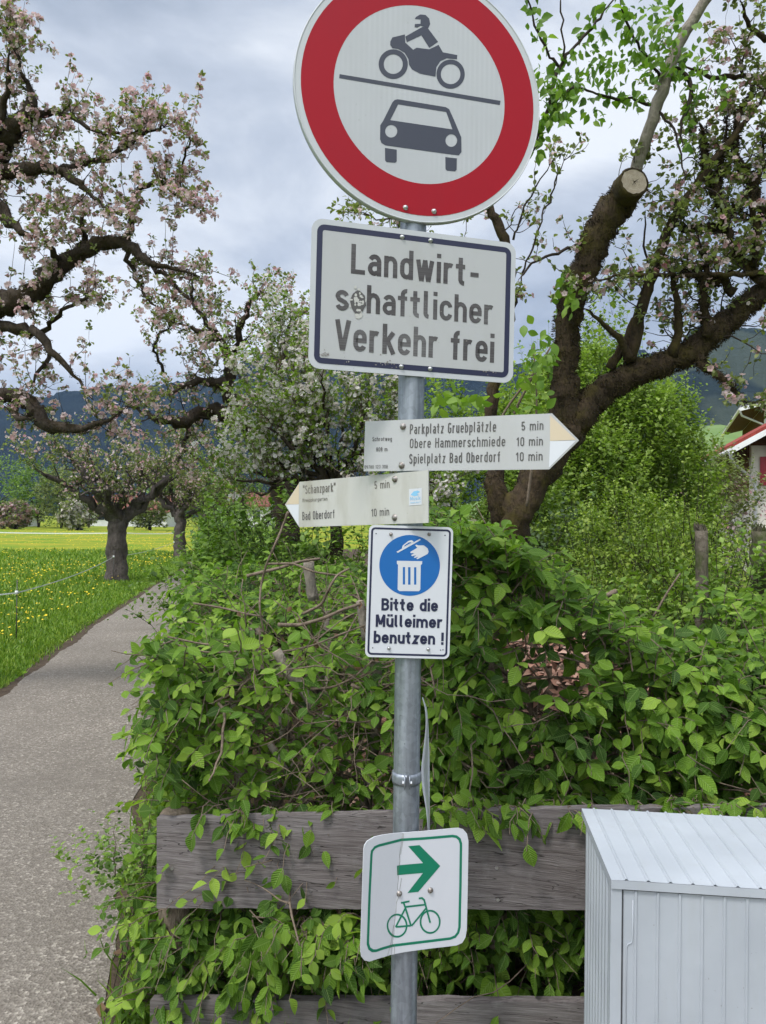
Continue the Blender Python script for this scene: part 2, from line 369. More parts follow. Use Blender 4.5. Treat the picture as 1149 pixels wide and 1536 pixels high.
class Tree:
    """limbs as tapered tubes, twigs grown from them, spur clusters of leaves and blossom"""
    def __init__(s, seed): s.rng = np.random.default_rng(seed); s.big = MB(); s.tw = MB(); s.sp = []; s.moss = []
    def limb(s, pts, rad, mb=None, step=.06, rough=.07, sides=9, wig=.01, taper=True):
        pp, rr = smooth_path(pts, rad, step)
        if taper: rr = rr * np.interp(np.linspace(0, 1, len(rr)), [0, .8, 1], [1, 1, .35])
        if wig: pp[1:-1] += s.rng.normal(0, wig, (len(pp) - 2, 3))
        (mb or s.big).tube(pp, rr, sides, True, rough, s.rng); return pp, rr
    def grow(s, p, d, L, r, lv, up=.1, wig=.35, kids=3, seg=6, spur=.06, ratio=.6):
        rng = s.rng; pts = [np.array(p, float)]; d = nrm(d); n = max(3, seg)
        for i in range(n):
            d = nrm(d + rng.normal(0, wig, 3) * .6 + np.array([0, 0, up]) * .35)
            pts.append(pts[-1] + d * L / n)
        pts = np.array(pts); rr = np.linspace(r, max(r * .35, .0013), n + 1)
        (s.tw if r < .02 else s.big).tube(pts, rr, 4 if r < .008 else 6, False, .1, rng)
        if lv > 0:
            for k in range(kids):
                i = rng.integers(1, n + 1); t0 = nrm(pts[min(i + 1, n)] - pts[i - 1])
                dd = nrm(t0 * .55 + rvec(rng, 1)[0] * .8 + np.array([0, 0, up * .6]))
                s.grow(pts[i], dd, L * ratio * rng.uniform(.6, 1.2), rr[i] * .62, lv - 1, up, wig, kids, max(3, seg - 1), spur, ratio)
        if lv <= 1:
            m = max(1, int(L / spur)); tt = rng.uniform(.15, 1, m)
            for t_ in list(tt) + [1.0]:
                f = t_ * n; i = min(int(f), n - 1); q = pts[i] + (pts[i + 1] - pts[i]) * (f - i)
                s.sp.append((q, nrm(pts[i + 1] - pts[i])))
    def along(s, pp, rr, per_m, L, lv, up=.15, t0=.0, t1=1.0, rk=.35, rmax=.014, **kw):
        rng = s.rng; seg = np.linalg.norm(np.diff(pp, axis=0), axis=1); n = rng.poisson(per_m * seg.sum() * (t1 - t0))
        for _ in range(3 if t1 == 1.0 else 0): s.grow(pp[-2], nrm(pp[-1] - pp[-3]) + rng.normal(0, .35, 3), L * rng.uniform(.6, 1.2), max(.003, min(rmax, rr[-1] * .9)), lv, up, **kw)
        for _ in range(n):
            i = int(rng.uniform(t0, t1) * (len(pp) - 1)); i = min(max(i, 1), len(pp) - 2); t_ = nrm(pp[i + 1] - pp[i - 1])
            d = rvec(rng, 1)[0]; d = nrm(d - t_ * (d @ t_) * .7 + np.array([0, 0, up]) + t_ * .3)
            s.grow(pp[i] + d * rr[i] * .7, d, L * rng.uniform(.5, 1.35), min(rmax, max(.003, rr[i] * rk)), lv, up, **kw)
    def mossy(s, pp, rr, per_m, ln=.03):
        rng = s.rng; n = int(2.6 * per_m * np.linalg.norm(np.diff(pp, axis=0), axis=1).sum()); i = rng.integers(1, len(pp) - 1, n)
        t_ = nrm(pp[np.minimum(i + 1, len(pp) - 1)] - pp[i - 1]); d = rvec(rng, n); d = nrm(d - t_ * np.sum(d * t_, 1, keepdims=True))
        q = pp[i] + d * rr[i][:, None] * .95 + t_ * rng.uniform(-.03, .03, (n, 1)); s.moss.append((q, nrm(d + rng.normal(0, .5, (n, 3)) + [0, 0, -.4]), rng.uniform(.5, 1.4, n) * ln))
    def finish(s, root, leaf, leafmat, petalmat=None, leaf_n=5, leaf_s=.03, fl_p=.6, fl_n=3, fl_s=.034, tpl=T_LEAF, barkm='bark', twm='dark_twig', spread=.02, pink=(.0, 1.0)):
        rng = s.rng
        if s.big.v: s.big.build('trunk', M[barkm], root)
        if s.tw.v: s.tw.build('twigs', M[twm], root)
        if s.moss:
            b = MB(); q, d, l = [np.concatenate(x) for x in zip(*s.moss)]
            b.leaves(T_LOW, q, d, rvec(rng, len(q)), l * .62, rng.uniform(0, 1, len(q)), .42); b.build('moss', M['moss'], root)
        if not s.sp: return
        sp = np.array([a for a, _ in s.sp]); dr = np.array([a for _, a in s.sp]); n = len(sp)
        k = rng.poisson(leaf_n, n); i = np.repeat(np.arange(n), k); m = len(i)
        d = nrm(dr[i] * .5 + rvec(rng, m) + [0, 0, .25]); b = MB()
        b.leaves(tpl, sp[i] + d * spread * .4, d, nrm(rvec(rng, m) * .7 + [0, 0, 1]), leaf_s * rng.uniform(.6, 1.35, m), np.clip(rng.normal(.5, .25, m), 0, 1))
        b.build(leaf, M[leafmat], root)
        if petalmat:
            on = rng.random(n) < fl_p; i = np.repeat(np.arange(n)[on], rng.poisson(fl_n, on.sum())); m = len(i)
            d = nrm(rvec(rng, m) + dr[i] * .4 + [0, -.15, .25]); b = MB()
            b.leaves(T_FLOWER, sp[i] + d * spread * rng.uniform(.5, 1.4, (m, 1)), d, rvec(rng, m), fl_s * rng.uniform(.55, 1.2, m), rng.uniform(*pink, m))
            b.build('blossom', M[petalmat], root)

# ------------------------------------------------------------------ stroke lettering (DIN-like)
def arc(cx, cy, rx, ry, a0, a1, n=9):
    return [(cx + rx * math.cos(R(a)), cy + ry * math.sin(R(a))) for a in np.linspace(a0, a1, n)]
def glyph(ch, w, k=1.0):
    """strokes of a letter: cap height 1, stroke w; returns (advance width, strokes)"""
    h = w / 2; b = h; c = 1 - h; X = .73; x = X - h; m = X / 2; q = .36 * k; r = q / 2; ry = min(r * 1.15, (x - b) / 2)
    Wc = .42 * k; rc = Wc / 2; rcy = min(rc * 1.15, (c - b) / 2)
    def loop(w_, y0, y1, rx, ry_): return arc(rx, y1 - ry_, rx, ry_, 180, 0) + arc(w_ - rx, y0 + ry_, rx, ry_, 0, -180) + [(0, y1 - ry_)]
    o = loop(q, b, x, r, ry); O = loop(Wc, b, c, rc, rcy)
    dots = lambda *xs: [[(xx, .86), (xx, .86 + w * .95)] for xx in xs]
    n_ = [[(0, 0), (0, X)], [(0, x - ry)] + arc(r, x - ry, r, ry, 180, 0) + [(q, 0)]]
    u_ = [[(0, X), (0, b + ry)] + arc(r, b + ry, r, ry, 180, 360) + [(q, X)], [(q, 0), (q, X)]]
    a_ = [[(q, 0), (q, x - ry)] + arc(r, x - ry, r, ry, 0, 155), [(q, x * .62), (r * .95, x * .62)] + arc(r * .95, (x * .62 + b) / 2, r * .95, (x * .62 - b) / 2, 90, 270) + [(r * .95, b), (q, b + .06)]]
    s_ = arc(r, x - .15, r, .15, 15, 180, 8) + arc(r, x - .13, r, x / 2 - b * .5 - .09, 200, 250, 3)[:0] + [(r * .35, x * .62), (r * 1.65, x * .46)] + arc(r, b + .15, r, .15, 0, -165, 8)
    ov = loop(q, b, c, r, ry)
    G = {
        'L': (Wc * .9, [[(0, 1), (0, b), (Wc * .9 + h, b)]]), 'V': (Wc * 1.12, [[(0, 1), (Wc * .54, 0)], [(Wc * .58, 0), (Wc * 1.12, 1)]]),
        'P': (Wc, [[(0, 0), (0, 1)], [(0, c)] + [(Wc - rc, c)] + arc(Wc - rc, c - .24, rc, .24, 90, -90) + [(0, c - .48)]]),
        'B': (Wc, [[(0, 0), (0, 1)], [(0, c), (Wc - rc, c)] + arc(Wc - rc, (c + .53) / 2, rc * .9, (c - .53) / 2, 90, -90) + [(0, .53)], [(Wc - rc, .53)] + arc(Wc - rc, (b + .53) / 2, rc, (.53 - b) / 2, 90, -90) + [(0, b)]]),
        'G': (Wc, [arc(rc, c - rcy, rc, rcy, 20, 180) + arc(rc, b + rcy, rc, rcy, 180, 360) + [(Wc, .45), (Wc * .55, .45)]]),
        'O': (Wc, [O]), '0': (q, [ov]), 'H': (Wc, [[(0, 0), (0, 1)], [(Wc, 0), (Wc, 1)], [(0, .52), (Wc, .52)]]),
        'S': (Wc, [arc(rc, c - .22, rc, .22, 20, 180, 8) + [(rc * .35, .58), (rc * 1.65, .46)] + arc(rc, b + .22, rc, .22, 0, -160, 8)]),
        'K': (Wc, [[(0, 0), (0, 1)], [(Wc, 1), (0, .42)], [(Wc * .32, .6), (Wc * 1.05, 0)]]),
        'M': (Wc * 1.25, [[(0, 0), (0, 1)], [(Wc * 1.25, 0), (Wc * 1.25, 1)], [(.02, 1), (Wc * .61, .2)], [(Wc * .64, .2), (Wc * 1.23, 1)]]),
        'a': (q, a_), 'ä': (q, a_ + dots(q * .2, q * .8)), 'b': (q, [[(0, 0), (0, 1)], o]), 'd': (q, [[(q, 0), (q, 1)], o]),
        'p': (q, [[(0, -.25), (0, X)], o]), 'g': (q, [o, [(q, X), (q, -.1)] + arc(r, -.1, r, .13, 0, -150)]),
        'c': (q * .95, [arc(r, x - ry, r, ry, 10, 180) + arc(r, b + ry, r, ry, 180, 350)]),
        'e': (q, [[(0, m), (q, m), (q, x - ry)] + arc(r, x - ry, r, ry, 0, 180) + arc(r, b + ry, r, ry, 180, 340)]),
        'f': (q * .65, [[(q * .25, 0), (q * .25, c - .14)] + arc(q * .25 + .15 * k, c - .14, .15 * k, .14, 180, 80), [(-q * .12 - h * .8, x), (q * .75, x)]]),
        't': (q * .7, [[(q * .25, .96), (q * .25, b + .13)] + arc(q * .25 + .15 * k, b + .13, .15 * k, .13, 180, 275), [(-q * .12 - h * .8, x), (q * .78, x)]]),
        'h': (q, [[(0, 0), (0, 1)], n_[1]]), 'n': (q, n_), 'u': (q, u_), 'ü': (q, u_ + dots(q * .2, q * .8)),
        'i': (0, [[(0, 0), (0, X)]] + dots(0)), 'k': (q, [[(0, 0), (0, 1)], [(q, X), (0, .3)], [(q * .3, .47), (q * 1.05, 0)]]),
        'l': (q * .35, [[(0, 1), (0, b + .12)] + arc(.13 * k, b + .12, .13 * k, .12, 180, 270)]),
        'm': (q * 1.9, [n_[0], [(0, x - ry)] + arc(r * .95, x - ry, r * .95, ry, 180, 0) + [(q * .95, 0)], [(q * .95, x - ry)] + arc(q * .95 + r * .95, x - ry, r * .95, ry, 180, 0) + [(q * 1.9, 0)]]),
        'o': (q, [o]), 'r': (q * .7, [[(0, 0), (0, X)], [(0, x - ry)] + arc(r, x - ry, r, ry, 180, 60)]), 's': (q * .95, [s_]),
        'w': (q * 1.6, [[(0, X), (q * .4, 0)], [(q * .42, 0), (q * .8, X)], [(q * .8, X), (q * 1.18, 0)], [(q * 1.2, 0), (q * 1.6, X)]]), 'z': (q * .95, [[(0, x), (q * .92, x), (0.02, b), (q * .98, b)]]),
        '1': (q * .6, [[(q * .5, 0), (q * .5, .98)], [(q * .5, .96), (-.02, .72)]]),
        '2': (q, [arc(r, c - .2, r, .2, 170, 0) + [(q, .68), (0, b + .02)], [(0, b), (q + h, b)]]),
        '3': (q, [arc(r, c - .2, r, .21, 165, -80) + [(r * .6, .52)], [(r * .6, .52)] + arc(r, b + .23, r, .235, 85, -165)]),
        '5': (q, [[(q, c), (.03, c), (0, .52)] + arc(r, b + .25, r, .25, 135, -160)]), '7': (q, [[(0, c), (q, c), (q * .35, 0)]]),
        '8': (q, [loop(q * .92, .52, c, r * .92, .2), loop(q, b, .53, r, .22)]), '9': (q, [loop(q, .45, c, r, .22), [(q, .7), (q * .7, 0)]]),
        '-': (q * .8, [[(-.02, .42), (q * .9, .42)]]), '!': (0, [[(0, .3), (0, 1)], [(0, 0), (0, w * 1.1)]]), '"': (.14, [[(0, .72), (0, 1.02)], [(.14, .72), (.14, 1.02)]]),
        ' ': (.14 * k, [])}
    return G[ch]

def ribbon(pts, w, closed=False):
    """flat stroke of width w along 2-D points: (verts, quads)"""
    p = [np.array(pts[0], float)]
    for a in pts[1:]:
        if np.linalg.norm(np.array(a) - p[-1]) > w * .05: p.append(np.array(a, float))
    if closed and np.linalg.norm(p[0] - p[-1]) < w * .05: p.pop()
    n = len(p); v = []
    for i in range(n):
        if closed: t0 = nrm(p[i] - p[i - 1]); t1 = nrm(p[(i + 1) % n] - p[i])
        else:
            t0 = nrm(p[i] - p[i - 1]) if i else nrm(p[1] - p[0]); t1 = nrm(p[i + 1] - p[i]) if i < n - 1 else t0
        mt = nrm(t0 + t1); nn = np.array([-mt[1], mt[0]]); sc = 1 / max(.45, float(nn @ np.array([-t1[1], t1[0]])))
        v += [p[i] + nn * w / 2 * sc, p[i] - nn * w / 2 * sc]
    q = [(2 * i, 2 * i + 1, (2 * i + 3) % (2 * n), (2 * i + 2) % (2 * n)) for i in range(n if closed else n - 1)]
    return np.array(v), q
def rrect(x0, y0, x1, y1, r, n=7):
    o = []
    for cx, cy, a in ((x1 - r, y1 - r, 0), (x0 + r, y1 - r, 90), (x0 + r, y0 + r, 180), (x1 - r, y0 + r, 270)): o += arc(cx, cy, r, r, a, a + 90, n)
    return o
def circ(cx, cy, rx, ry=None, n=64, a0=0): return arc(cx, cy, rx, ry or rx, a0, a0 + 360 - 360 / n, n)

AX, AY, AR = .0645, 1.85, .0315        # sign pole axis and radius
class Sign:
    def __init__(s, root, th, ro, X, Z, px0=(0, 0), ps=1.0, depth=None, bend=None):
        s.root = root; th, ro = R(th), R(ro)
        a = np.array([math.cos(th), math.sin(th), 0]); b = np.array([0, 0, 1.])
        s.a = a * math.cos(ro) - b * math.sin(ro); s.b = b * math.cos(ro) + a * math.sin(ro)
        s.n = np.cross(s.b, s.a); s.n = s.n if s.n[1] < 0 else -s.n
        o = np.array([X, 1.80, Z])
        tgt = AY - (AR + .005) / math.cos(th)                   # plate passes just in front of the pole
        d_ax = o[1] + (AX - X) * math.tan(th); k = (tgt / d_ax) if depth is None else depth / 1.8
        for _ in range(6):
            o2 = CAM + (o - CAM) * k; d2 = o2[1] + (AX - o2[0]) * math.tan(th); k *= tgt / d2 if depth is None else 1
        s.o = CAM + (o - CAM) * k; s.k = k; s.px0 = px0; s.ps = ps; s.bend = None; s.lay = 0
        if bend:                                               # (pixel top, pixel bottom, angle): left part folds to the viewer
            p0, p1 = s.uv(bend[1]), s.uv(bend[0]); c = nrm(p1 - p0); s.bend = (p0, c, np.array([-c[1], c[0]]), R(bend[2]))
    def base(s): return s.o
    def uv(s, p):
        d = ray(s.px0[0] + p[0] / s.ps, s.px0[1] + p[1] / s.ps)
        q = CAM + d * (((s.o - CAM) @ s.n) / (d @ s.n)); u = np.array([(q - s.o) @ s.a, (q - s.o) @ s.b])
        if s.bend:
            p0, c, l, be = s.bend
            if (u - p0) @ l > 0:
                C0 = s.o + s.a * p0[0] + s.b * p0[1]; c3 = s.a * c[0] + s.b * c[1]; l3 = (s.a * l[0] + s.b * l[1]) * math.cos(be) + s.n * math.sin(be)
                n3 = np.cross(c3, l3); q = CAM + d * (((C0 - CAM) @ n3) / (d @ n3)); u = p0 + c * ((q - C0) @ c3) + l * ((q - C0) @ l3)
        return u
    def uvs(s, pts): return [s.uv(p) for p in pts]
    def to3(s, v):                                             # (n,3) u,v,w -> world
        v = np.asarray(v, float); nn = np.tile(s.n, (len(v), 1)); out = s.o + v[:, :1] * s.a + v[:, 1:2] * s.b
        if s.bend:
            p0, c, l, be = s.bend; r = v[:, :2] - p0; d = r @ l; k = d > 0
            l3 = (s.a * l[0] + s.b * l[1]); lb = l3 * math.cos(be) + s.n * math.sin(be); nb = s.n * math.cos(be) - l3 * math.sin(be)
            out[k] = (s.o + s.a * p0[0] + s.b * p0[1] + (r[k] @ c)[:, None] * (s.a * c[0] + s.b * c[1]) + d[k][:, None] * lb); nn[k] = nb
        return out + v[:, 2:3] * nn
    def flat(s, loops, w, thick=0.0, mb=None):
        """filled outline (first loop) with holes (other loops), front face at height w, optional thickness"""
        mb = mb or MB(); L = [[Vector((p[0], p[1], 0)) for p in lp] for lp in loops]
        tri = tessellate_polygon(L); pts = np.array([p for lp in loops for p in lp], float)
        bm = bmesh.new(); vv = [bm.verts.new((p[0], p[1], 0)) for p in pts]
        for t_ in tri:
            try: bm.faces.new([vv[i] for i in t_])
            except ValueError: pass
        if s.bend:
            p0, c, l, be = s.bend
            bmesh.ops.bisect_plane(bm, geom=bm.verts[:] + bm.edges[:] + bm.faces[:], plane_co=(p0[0], p0[1], 0), plane_no=(l[0], l[1], 0))
        bm.normal_update(); bm.verts.index_update()
        V = np.array([v.co[:] for v in bm.verts]); F = [[v.index for v in f.verts] for f in bm.faces]
        F = [f if bm.faces[:][i].normal.z > 0 else f[::-1] for i, f in enumerate(bm.faces[:]) for f in [[v.index for v in f.verts]]]
        V[:, 2] = w; mb.add(s.to3(V), F)
        if thick:
            V2 = V.copy(); V2[:, 2] = w - thick; mb.add(s.to3(V2), [f[::-1] for f in F])
            be_ = [(e_.verts[0].index, e_.verts[1].index) for e_ in bm.edges if len(e_.link_faces) == 1]
            for i, j in be_: mb.add(s.to3([V[i], V[j], V2[j], V2[i]]), [(0, 1, 2, 3)])
        bm.free(); return mb
    def part(s, name, mat, loops, w, thick=0.0, **kw): return s.flat(loops, w, thick).build(name, M[mat], s.root, False, **kw)
    def stroke(s, mb, pts, width, w, closed=False):
        v, q = ribbon(pts, width, closed); s.lay += 1; w = w + (s.lay % 23) * .00002
        if s.bend:
            loop = list(v[0::2]) + list(v[1::2][::-1])
            if closed:
                s.flat([list(v[0::2]), list(v[1::2])], w, 0, mb)
            else: s.flat([loop], w, 0, mb)
        else: mb.add(s.to3(np.column_stack([v, np.full(len(v), w)])), q)
    def text(s, mat, txt, p0, p1, cap, weight=.15, w=.0006, k=1.0, gap=.16):
        """lettering whose baseline runs from pixel p0 to p1, capital height in pixels"""
        a, b = s.uv(p0), s.uv(p1); up = s.uv((p0[0], p0[1] - cap)); H = np.linalg.norm(up - a); wd = np.linalg.norm(b - a)
        ex = nrm(b - a); ey = np.array([-ex[1], ex[0]])
        def lay_out(kk):
            x = weight / 2; out = []
            for ch in txt:
                adv, st = glyph(ch, weight, kk); out.append((x, st)); x += adv + weight + gap * (kk ** .5)
            return x - weight / 2 - gap * (kk ** .5), out
        lo, hi = .25, 2.5
        for _ in range(24):
            mid = (lo + hi) / 2
            if lay_out(mid)[0] * H > wd: hi = mid
            else: lo = mid
        tot, out = lay_out(lo); mb = MB(); f = wd / (tot * H)
        for x, st in out:
            for sk in st:
                pts = [a + ex * ((x + qx) * H * f) + ey * (qy * H) for qx, qy in sk]
                s.stroke(mb, pts, weight * H, w)
        mb.build('lettering', M[mat], s.root, False)
    def bolt(s, p, r=.0062, mat='bolt'):
        u = s.uv(p); mb = MB(); prof = [(1.25, .0008), (1.2, .0016), (1, .002), (.95, .0042), (.7, .0056), (0.01, .006)]; n = 14
        v = [(u[0] + r * k * math.cos(t_), u[1] + r * k * math.sin(t_), z) for k, z in prof for t_ in np.linspace(0, 6.283, n, endpoint=False)]
        f = [(i * n + j, i * n + (j + 1) % n, (i + 1) * n + (j + 1) % n, (i + 1) * n + j) for i in range(len(prof) - 1) for j in range(n)]
        mb.add(s.to3(v), f); mb.build('bolt', M[mat], s.root)
    def bracket(s, v, wd=.075, hgt=.028):
        """clamp behind the plate: two flanges and a collar round the pole at height v"""
        c = s.to3([(0, v, 0)])[0]; z = c[2] + 0.0; mb = MB(); n = 20
        th = np.linspace(0, 2 * np.pi, n, endpoint=False)
        for r0, r1 in ((AR + .0003, AR + .0035),):
            vv = [(AX + r * math.cos(t_), AY + r * math.sin(t_), z + h_) for h_ in (-hgt / 2, hgt / 2) for r in (r0, r1) for t_ in th]
            f = []
            for j in range(n):
                k = (j + 1) % n
                f += [(n + j, n + k, 3 * n + k, 3 * n + j), (j, n + j, n + k, k), (2 * n + j, 2 * n + k, 3 * n + k, 3 * n + j), (j, k, 2 * n + k, 2 * n + j)]
            mb.add(vv, f)
        u0 = (np.array([AX, AY, z]) - s.o) @ s.a
        for sg in (-1, 1):
            u = u0 + sg * (AR + .014); V = [(u - .013, v - hgt / 2, -.0032), (u + .013, v - hgt / 2, -.0032), (u + .013, v + hgt / 2, -.0032), (u - .013, v + hgt / 2, -.0032)]
            V2 = [(x, y, -.012) for x, y, _ in V]; mb.add(s.to3(V + V2), [(0, 1, 2, 3), (7, 6, 5, 4), (0, 4, 5, 1), (1, 5, 6, 2), (2, 6, 7, 3), (3, 7, 4, 0)])
        mb.build('bracket', M['galv'], s.root)

def build_signs():
    # pole
    rt = thing('sign_pole', (AX, AY, 0), 'grey galvanised steel pole that carries all the signs', 'pole')
    mb = MB(); zz = np.linspace(0, 2.86, 30); mb.tube([(AX, AY, z) for z in zz], AR, 40); mb.build('tube', M['galv'], rt)
    mb = MB(); n = 24
    prof = [(AR + .0025, 2.845), (AR + .0025, 2.866), (AR * .85, 2.872), (.001, 2.874)]; mb.tube([(AX, AY, z) for _, z in prof], [r for r, _ in prof], n); mb.build('cap', M['ink'], rt)
    settle(rt, (AX, AY, 0))
    # ---- round prohibition sign
    rt = thing('prohibition_sign', None, 'large round red ringed sign with black motorcycle above car, topmost on the pole', 'traffic sign')
    S = Sign(rt, 13.5, .3, .0778, 2.597, (430, 0), 2.8725)
    D = .2985 * S.k; c0 = (0, 0)
    S.part('plate', 'sign_rim', [circ(0, 0, D, n=96)], 0, .0025)
    mb = MB(); rimp = [(D - .001, .0008), (D + .0015, .001), (D + .002, -.002), (D + .002, -.016), (D - .0005, -.016), (D - .001, -.0028)]; n = 96
    v = [(r * math.cos(t_), r * math.sin(t_), z) for r, z in rimp for t_ in np.linspace(0, 2 * np.pi, n, endpoint=False)]
    mb.add(S.to3(v), [(i * n + j, i * n + (j + 1) % n, (i + 1) % 6 * n + (j + 1) % n, (i + 1) % 6 * n + j) for i in range(6) for j in range(n)])
    mb.build('rim', M['sign_rim'], rt)
    r1, r0 = D * .952, D * .700
    S.part('face', 'sign_white', [circ(0, 0, r0 + .0004, n=96)], .0003)
    S.part('red_ring', 'red', [circ(0, 0, r1, n=96), circ(0, 0, r0, n=96)], .0005)
    mc = MB()
    ring = lambda cx, cy, rx, ry, ix, iy: [S.uvs(circ(cx, cy, rx, ry, 40)), S.uvs(circ(cx, cy, ix, iy, 40))]
    S.flat(ring(459, 277, 63, 64, 41, 42), .0007, 0, mc); S.flat(ring(706, 320, 61, 63, 42, 43), .0007, 0, mc)
    S.flat([S.uvs([(556, 74), (575, 63), (598, 65), (614, 81), (618, 104), (610, 122), (592, 116), (576, 112), (563, 119), (551, 118), (552, 104), (576, 103), (577, 84), (552, 83)])], .0007, 0, mc)
    S.flat([S.uvs([(511, 158), (585, 116), (606, 119), (652, 181), (614, 207), (580, 153), (517, 183)])], .0007, 0, mc)
    S.flat([S.uvs([(446, 180), (455, 162), (509, 149), (511, 184), (545, 215), (560, 206), (614, 213), (654, 194), (673, 226), (735, 238), (733, 256), (690, 252), (662, 264), (645, 290), (641, 331), (575, 318), (540, 300), (527, 280), (524, 255), (508, 228), (480, 212), (455, 208), (446, 195)])], .00074, 0, mc)
    mc.build('motorcycle_pictogram', M['ink'], rt, False)
    S.part('dividing_line', 'ink', [S.uvs([(228, 320), (921, 435), (918, 453), (226, 337)])], .0007)
    mc = MB()
    S.flat([S.uvs([(465, 431), (478, 428), (685, 462), (700, 471), (722, 520), (752, 592), (753, 655), (742, 670), (720, 668), (425, 627), (408, 616), (402, 600), (403, 540), (416, 520), (455, 442)]),
            S.uvs([(480, 450), (687, 483), (714, 558), (446, 518)]), S.uvs(circ(450, 566, 26, 27, 24)), S.uvs(circ(709, 606, 25, 27, 24))], .0007, 0, mc)
    for q in ([(423, 638), (474, 645), (474, 696), (467, 702), (430, 699), (424, 692)], [(683, 677), (733, 683), (732, 732), (725, 739), (690, 736), (684, 729)]): S.flat([S.uvs(q)], .0007, 0, mc)
    mc.build('car_pictogram', M['ink'], rt, False)
    for p in ((512, 895), (635, 911)): S.bolt(p, .0052)
    S.bracket(-.27); S.bracket(.2); settle(rt, S.o)
    # ---- supplementary plate
    rt = thing('supplementary_sign', None, 'white rectangular plate with worn grey lettering about farm traffic and a dark border', 'traffic sign')
    S = Sign(rt, 15.1, .72, .0713, 2.1058, (440, 310), 3.1917); hw, hh = .2509 * S.k, .1707 * S.k
    S.part('plate', 'sign_rim', [rrect(-hw, -hh, hw, hh, .026)], 0, .0025)
    i0, i1 = .0125, .0255
    S.part('face', 'sign_grey', [rrect(-hw + i1 - .0004, -hh + i1 - .0004, hw - i1 + .0004, hh - i1 + .0004, .005)], .0003)
    S.part('border', 'navy', [rrect(-hw + i0, -hh + i0, hw - i0, hh - i0, .018), rrect(-hw + i1, -hh + i1, hw - i1, hh - i1, .005)], .0005)
    S.text('faded', 'Landwirt-', (275, 320), (891, 387), 143, .155, gap=.10); S.text('faded', 'schaftlicher', (200, 495), (958, 567), 136, .155, gap=.10)
    S.text('faded', 'Verkehr frei', (196, 684), (960, 748), 146, .155, gap=.10)
    # scraped sticker rest and dirt
    rng = np.random.default_rng(4)
    def blob(cx, cy, rx, ry, n=16, j=.22): return [(cx + rx * math.cos(t_) * (1 + rng.normal(0, j * .5)), cy + ry * math.sin(t_) * (1 + rng.normal(0, j * .5))) for t_ in np.linspace(0, 6.283, n, endpoint=False)]
    S.part('sticker_residue', 'thin_ink', [S.uvs(blob(310, 458, 37, 54, 22, .1))], .0013)
    mb = MB()
    for _ in range(26): S.flat([S.uvs(blob(310 + rng.normal(0, 15), 455 + rng.normal(0, 26), rng.uniform(3, 9), rng.uniform(3, 10), 9))], .0015 + rng.uniform(0, .0003), 0, mb)
    S.flat([S.uvs(blob(313, 522, 20, 15, 12))], .0013, 0, mb); mb.build('paper_scraps', M['sign_old'], rt, False)
    mb = MB()
    for cx, cy, sp, m in ((150, 708, 11, 26), (440, 756, 20, 18), (930, 790, 18, 10), (250, 738, 60, 8), (560, 640, 200, 8)):
        for _ in range(m): S.flat([S.uvs(blob(cx + rng.normal(0, sp), cy + rng.normal(0, sp * .5), rng.uniform(1.2, 4.5), rng.uniform(1, 3.5), 7, .5))], .0011 + rng.uniform(0, .0003), 0, mb)
    mb.build('dirt_specks', M['rust_bolt'], rt, False)
    for p in ((521, 146), (657, 163), (517, 766), (655, 777)): S.bolt(p, .0046)
    S.bracket(.155); S.bracket(-.15); settle(rt, S.o)
    # ---- arrow sign to the right
    rt = thing('direction_sign', None, 'cleaner grey arrow signpost with three destinations, pointing right to a yellow and white tip', 'signpost')
    S = Sign(rt, -30.9, .9, .1574, 1.7768, (410, 600), 2.394)
    S.part('plate', 'sign_grey', [S.uvs([(330, 77), (1000, 48), (1097, 145), (990, 249), (324, 256)])], 0, .003)
    S.part('tip_yellow', 'sign_yellow', [S.uvs([(994, 54), (1087, 143), (994, 147)])], .0005); S.part('tip_white', 'sign_tip', [S.uvs([(994, 147.6), (1087, 146), (990, 243)])], .0005)
    for t_, a, b, c in (('Parkplatz Gruebplätzle', (490, 123), (800, 114), 36), ('5 min', (891, 110), (970, 107), 32), ('Obere Hammerschmiede', (490, 173), (833, 166), 34), ('10 min', (873, 166), (968, 163), 32),
                        ('Spielplatz Bad Oberdorf', (488, 229), (815, 222), 35), ('10 min', (871, 220), (967, 217), 32)): S.text('thin_ink', t_, a, b, c, .125)
    for t_, a, b, c in (('Schrotweg', (356, 148), (426, 147), 15), ('808 m', (370, 185), (410, 184), 15), ('09780 123 308', (328, 247), (411, 245), 12)): S.text('thin_ink', t_, a, b, c, .13)
    for p in ((466, 95), (461, 235)): S.bolt(p, .0066, 'rust_bolt')
    settle(rt, S.o)
    # ---- arrow sign to the left
    rt = thing('direction_sign', None, 'dirty cream arrow signpost pointing left, with a small white sticker', 'signpost')
    S = Sign(rt, -43.3, -2.12, -.0569, 1.6410, (410, 600), 2.394)
    S.part('plate', 'sign_old', [S.uvs([(95, 294), (556, 252), (556, 441), (93, 457), (42, 376)])], 0, .003)
    S.part('tip_yellow', 'sign_yellow', [S.uvs([(93, 299), (92, 374), (46, 375)])], .0005); S.part('tip_white', 'sign_tip', [S.uvs([(92, 374.6), (91, 452), (46, 376)])], .0005)
    for t_, a, b, c, m in (('"Schanzpark"', (107, 338), (224, 329), 31, 'brown_ink'), ('5 min', (364, 320), (418, 315), 28, 'brown_ink'), ('Bad Oberdorf', (105, 432), (221, 424), 30, 'thin_ink'), ('10 min', (353, 419), (417, 414), 28, 'thin_ink'), ('Kneippkurgarten', (106, 367), (195, 361), 13, 'brown_ink')): S.text(m, t_, a, b, c, .12)
    for p in ((437, 284), (436, 422)): S.bolt(p, .0066, 'rust_bolt')
    S.part('sticker', 'sign_clean', [S.uvs([(488, 320), (534, 316), (534, 376), (488, 379)])], .0008)
